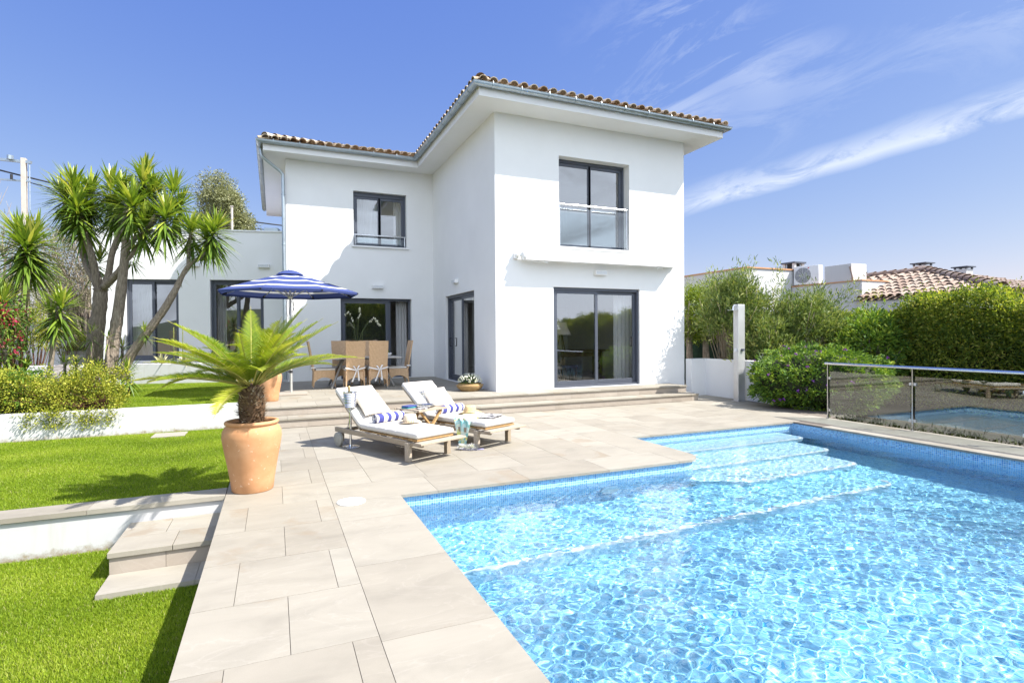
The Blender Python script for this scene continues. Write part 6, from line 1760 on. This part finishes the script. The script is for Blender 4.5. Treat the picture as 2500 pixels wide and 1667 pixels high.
m = MB(); m.tube([(c_.x, c_.y, 0), (c_.x, c_.y, 3.5)], [.2, .12], 8); twigs(m, (c_.x, c_.y, 3.0), [tuple(cl[i]) for i in range(0, 690, 16)], .05, .01, .15, 9); twigs(m, (c_.x, c_.y, 5.0), [tuple(at(u, v, 23)) for u, v in ((4, 470), (20, 455), (15, 490), (28, 495), (2, 440), (35, 520))], .03, .004, .2, 4); m.build('trunk', MAT['bark'], gt, True)
# ------------------------------------------------------------------ beyond the garden on the left: walls, steps, rock, pole
w = MB(); a, b = at(300, 770, 21.0), at(-60, 772, 23.0)
d_ = (b-a).normalized(); nn = Vector((-d_.y, d_.x, 0))*.25
w.prism([(a.x, a.y), (b.x, b.y), (b.x+nn.x, b.y+nn.y), (a.x+nn.x, a.y+nn.y)], 0, 2.36)
tag(w.build('boundary_wall', MAT['stucco_low'], None, bevel=.01), 'white boundary wall seen behind the yucca trunks at the left', 'garden wall')
w = MB(); a, b = at(205, 830, 18.5), at(-60, 835, 19.5); d_ = (b-a).normalized(); nn = Vector((-d_.y, d_.x, 0))*.25
w.prism([(a.x, a.y), (b.x, b.y), (b.x+nn.x, b.y+nn.y), (a.x+nn.x, a.y+nn.y)], 0, 1.42)
tag(w.build('terrace_wall', MAT['stucco_low'], None, bevel=.01), 'lower white terrace wall in front of the boundary wall at the left', 'garden wall')
sg = thing('stone_stairs', 'small flight of pale stone stairs beside the thick yucca trunk', 'stairs', (0, 0, 0))
for k in range(4):
    p_ = at(203+k*3.5, 868-k*11.5, 16.6+k*.45); m = MB(); m.box(p_.x-.55, p_.x+.75, p_.y, p_.y+.5, p_.z-.30, p_.z); m.build('step', MAT['stone'], sg, bevel=.004)
MAT['rock'] = simple('grey_rock', (.22, .20, .19), .9, 0, .35, 3, .9, 9, bdist=.05)
m = MB(); c_ = at(160, 888, 14.6)
m.grid(26, 14, lambda u, v: (c_.x+.52*math.cos(u*2*PI)*math.sin(v*PI)*(1+.12*math.sin(u*13)), c_.y+.4*math.sin(u*2*PI)*math.sin(v*PI), .55-.36*math.cos(v*PI)*(1+.1*math.sin(u*9+v*5))), closed_u=True)
tag(m.build('rock', MAT['rock'], None, True), 'rounded grey rock in the bed behind the trailing shrub', 'rock')
MAT['concrete'] = simple('pale_concrete', (.47, .43, .38), .9, 0, .15, 4)
up_ = thing('utility_pole', 'square concrete utility pole with steel crossarms and cables behind the yuccas', 'utility pole')
a = at(58, 387, 24); m = MB(); m.bar((a.x, a.y, 0), (a.x, a.y, a.z), .20, .18); m.build('mast', MAT['concrete'], up_, bevel=.01)
m = MB(); l_, r_ = at(-12, 388, 24), at(76, 397, 24); m.bar(l_, r_, .11, .11); m.build('crossarm', MAT['zinc'], up_)
m = MB(); m.bar(at(-12, 437, 24), at(74, 443, 24), .07, .07); m.build('crossarm', MAT['zinc'], up_)
for (u, v0, v1, s_) in ((28, 426, 438, .05), (25, 380, 390, .12)):
    m = MB(); m.tube([at(u, v0, 23.9), at(u, v1, 23.9)], s_, 8); m.build('insulator', MAT['black'] if s_ < .1 else MAT['zinc'], up_)
m = MB(); m.tube([at(72, 397, 24), at(73, 520, 24)], .025, 6); m.build('conduit', MAT['zinc'], up_)
def cable(name_label, p_, q_, sag, r_=.02):
    m = MB(); pts = []
    for k in range(15):
        f = k/14; c_ = Vector(p_).lerp(Vector(q_), f); c_.z -= sag*4*f*(1-f); pts.append(c_)
    m.tube(pts, r_, 6); tag(m.build('cable', MAT['black'], None, True), name_label, 'overhead cable', 'overhead cables')
cable('thick overhead cable dipping from the frame edge past the utility pole to behind the villa', at(-15, 412, 23.8), at(700, 552, 30), .25, .035)
cable('lower thin overhead cable showing between the olive tree and the villa', at(58, 442, 24.2), at(700, 566, 31), .3, .022)
sp = thing('slim_post', 'slim pale post in front of the olive tree above the annex roof', 'post'); m = MB(); a = at(566, 505, 23); m.tube([(a.x, a.y, 0), (a.x, a.y, a.z)], .045, 8); m.build('pole', MAT['concrete'], sp, 'auto'); m = MB(); m.box(a.x-.06, a.x+.06, a.y-.06, a.y+.06, a.z, a.z+.03); m.build('cap', MAT['concrete'], sp)

# ------------------------------------------------------------------ neighbours on the right
MAT['neighbour_wall'] = stucco('neighbour_render', (.56, .56, .56), .15)
nb = thing('flat_roofed_house', 'white flat-roofed neighbour house behind the oleanders', 'house')
m = MB(); m.box(15.74, 18.4, 15.03, 26, -.6, 3.98); m.build('wall', MAT['neighbour_wall'], nb)
m = MB(); m.box(15.70, 18.44, 14.99, 26.04, 3.981, 4.03); m.build('roof_edge', MAT['terracotta'], nb)
hs = thing('tiled_house', 'neighbour house with a weathered clay tile hip roof above the hedge', 'house')
m = MB(); m.box(18.0, 23.0, 12.3, 15.0, -.6, 3.34); m.box(18.35, 23.5, 8.75, 12.28, -.6, 2.64); m.box(17.9, 18.349, 8.7, 12.28, 2.28, 2.66); m.build('wall', MAT['neighbour_wall'], hs)
m = MB(); m.box(17.97, 23.03, 12.27, 15.02, 3.341, 3.38); m.build('roof_edge', MAT['terracotta'], hs)
EVX, EZ, RX_, RZ_ = 17.85, 2.64, 20.6, 3.60
pit = math.atan2(RZ_-EZ, RX_-EVX); cpi = math.cos(pit); Y0_, Y1_ = 8.35, 11.75
m = MB()
def dleft(t_):   # t_ measured from the near corner away along +Y
    y_ = Y0_+t_
    hip = (y_-Y0_)/(Y1_-Y0_)*(RX_-EVX)
    if y_ > 12.25: return ((.62+(y_-12.25)*1.1)/cpi, (RX_-EVX)/cpi)
    return min(hip, RX_-EVX)/cpi
tiles(m, (EVX, Y0_, EZ), (0, 1, 0), (1, 0, 0), pit, 6.2, dleft, .25, .38, 0, .112, .092)
pit2 = math.atan2(RZ_-EZ, Y1_-Y0_); cp2 = math.cos(pit2)
tiles(m, (EVX, Y0_, EZ), (1, 0, 0), (0, 1, 0), pit2, 5.6, lambda t_: min(t_/(RX_-EVX), 1, (5.5-t_)/(RX_-EVX))*(Y1_-Y0_)/cp2, .25, .38, 0, .112, .092)
ridge_tiles(m, (EVX+.05, Y0_+.05, EZ+.16), (RX_, Y1_, RZ_+.13), .15); ridge_tiles(m, (RX_, Y1_, RZ_+.13), (RX_, 14.6, RZ_+.13), .15)
m.add([(EVX, Y0_, EZ), (RX_, Y1_, RZ_), (RX_, 14.6, RZ_), (EVX, 12.25, EZ), (EVX+5.5, Y0_, EZ), (EVX+5.5, 14.6, EZ)], [(0, 1, 2, 3), (0, 4, 1), (1, 4, 5, 2)])
m.build('roof', MAT['tile_old'], hs)
for (u, v, d_, lab) in ((2252, 646, 22, 0), (2352, 655, 22.5, 1)):
    c_ = at(u, v, d_); m = MB(); m.box(c_.x-.22, c_.x+.22, c_.y-.22, c_.y+.22, c_.z-.7, c_.z-.05)
    ck = m.build('chimney', MAT['neighbour_wall'], hs); m = MB(); m.box(c_.x-.3, c_.x+.3, c_.y-.3, c_.y+.3, c_.z+.02, c_.z+.06)
    for sx_ in (-.2, .2):
        for sy_ in (-.2, .2): m.box(c_.x+sx_-.03, c_.x+sx_+.03, c_.y+sy_-.03, c_.y+sy_+.03, c_.z-.05, c_.z+.02)
    m.build('cap', MAT['frame'], ck)
c_ = at(1937, 672, 23.0); m = MB()
ch = thing('chimney_block', 'white chimney with square dark openings on the flat neighbour roof', 'chimney', (c_.x, c_.y, 3.99))
zt = at(1937, 645, 23.0).z-3.99
m = MB(); m.box(-.29, .29, -.29, .29, 0, zt*.42)
for sx_ in (-.235, .235):
    for sy_ in (-.235, .235): m.box(sx_-.055, sx_+.055, sy_-.055, sy_+.055, zt*.42, zt)
m.build('stack', MAT['neighbour_wall'], ch); m = MB(); m.box(-.34, .34, -.34, .34, zt, zt+.06); m.build('cap', MAT['frame'], ch)
for z in (0,):
    m = MB(); m.box(-.17, .17, -.17, .17, zt*.42, zt-.02); m.build('flue', MAT['black'], ch)
c_ = at(1955, 700, 18.5)
ac = thing('air_conditioner', 'white outdoor air conditioning unit with round fan on the neighbour flat roof', 'air conditioner', (18.3, 14.55, 3.381), -PI/2+.25)
m = MB(); m.box(-.45, .45, -.17, .17, .03, .72); m.build('casing', MAT['white_plastic'], ac, bevel=.015)
fn = lambda p: (p[0], p[2], p[1])
m = MB(); m.lathe([(.02, -.178), (.27, -.178), (.29, -.172), (.29, -.17)], -.12, .37, 0, 32, fn=lambda p: (p[0], p[2], p[1])); 
MAT['fan'] = simple('fan_grille', (.16, .17, .19), .5, 0, .2, 60); fo = m.build('fan', MAT['fan'], ac, 'auto')
m = MB()
for k in range(7): m.lathe([(.04+.037*k, -.184), (.048+.037*k, -.184), (.048+.037*k, -.179)], -.12, .37, 0, 28, fn=lambda p: (p[0], p[2], p[1]), closed=False)
for k in range(8): m.bar((-.12, -.183, .37), (-.12+.29*math.cos(k*PI/4), -.183, .37+.29*math.sin(k*PI/4)), .008, .005)
m.build('grille', MAT['white_plastic'], fo)
MAT['red'] = simple('red_badge', (.55, .03, .03), .5)
m = MB(); m.box(.06, .11, -.1745, -.172, .62, .66); m.build('badge', MAT['red'], ac)
for x_ in (-.35, .35):
    m = MB(); m.box(x_-.05, x_+.05, -.19, .19, 0, .03); m.build('foot', MAT['black'], ac)
m = MB(); m.box(18.12, 18.9, 12.75, 13.75, 3.382, 3.98)
wb = tag(m.build('roof_box', MAT['neighbour_wall'], None, bevel=.01), 'plain white rendered box beside the air conditioner on the neighbour roof', 'rooftop box')
pp_ = MB(); c_ = at(2085, 690, 18.9); pp_.bar((c_.x, c_.y, c_.z-.15), (c_.x-.10, c_.y+.1, c_.z+.55), .26, .03); tag(pp_.build('roof_tile_sheet', MAT['tile_old'], None), 'loose brown tile sheet standing upright at the end of the tiled roof', 'tile sheet')

# ------------------------------------------------------------------ the garden behind the camera (seen in the window glass) and far hills
r = np.random.default_rng(201); n = 5200
xx = r.uniform(-16, 30, n); top = 2.35+.25*np.sin(xx*.9)+.15*np.sin(xx*2.7)+2.6*np.exp(-((xx-6.2)/2.6)**4)
cl = np.stack([xx, -8.6-r.random(n)*.5, -.5+r.random(n)*(top+.5)], -1); e_ = np.stack([r.uniform(2.8, 9.6, 1200), -8.6-r.random(1200)*.8, r.uniform(1.5, 4.8, 1200)], -1); cl = np.concatenate([cl, e_])
fo = struct(foliage('far_hedge', cl, 6, .28, .16, .07, MAT['hedge_leaf'], None, 20, bias=(0, .4, .5)), 'stuff')
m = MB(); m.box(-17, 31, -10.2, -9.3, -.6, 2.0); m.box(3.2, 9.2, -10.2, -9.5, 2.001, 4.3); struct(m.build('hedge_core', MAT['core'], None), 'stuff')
MAT['hill'] = simple('wooded_hill', (.055, .075, .045), .95, 0, .35, .02, 0, coords='pos')
m = MB()
def hill(u, v):
    a = math.radians(150+u*240); R_ = 420+260*v
    h_ = (24+11*math.sin(u*19)+7*math.sin(u*47+1)+5*math.sin(u*90))*math.sin(min(1, v*1.15)*PI/2)
    return (R_*math.cos(a), R_*math.sin(a), -2+h_)
m.grid(140, 8, hill); struct(m.build('hills', MAT['hill'], None, True))
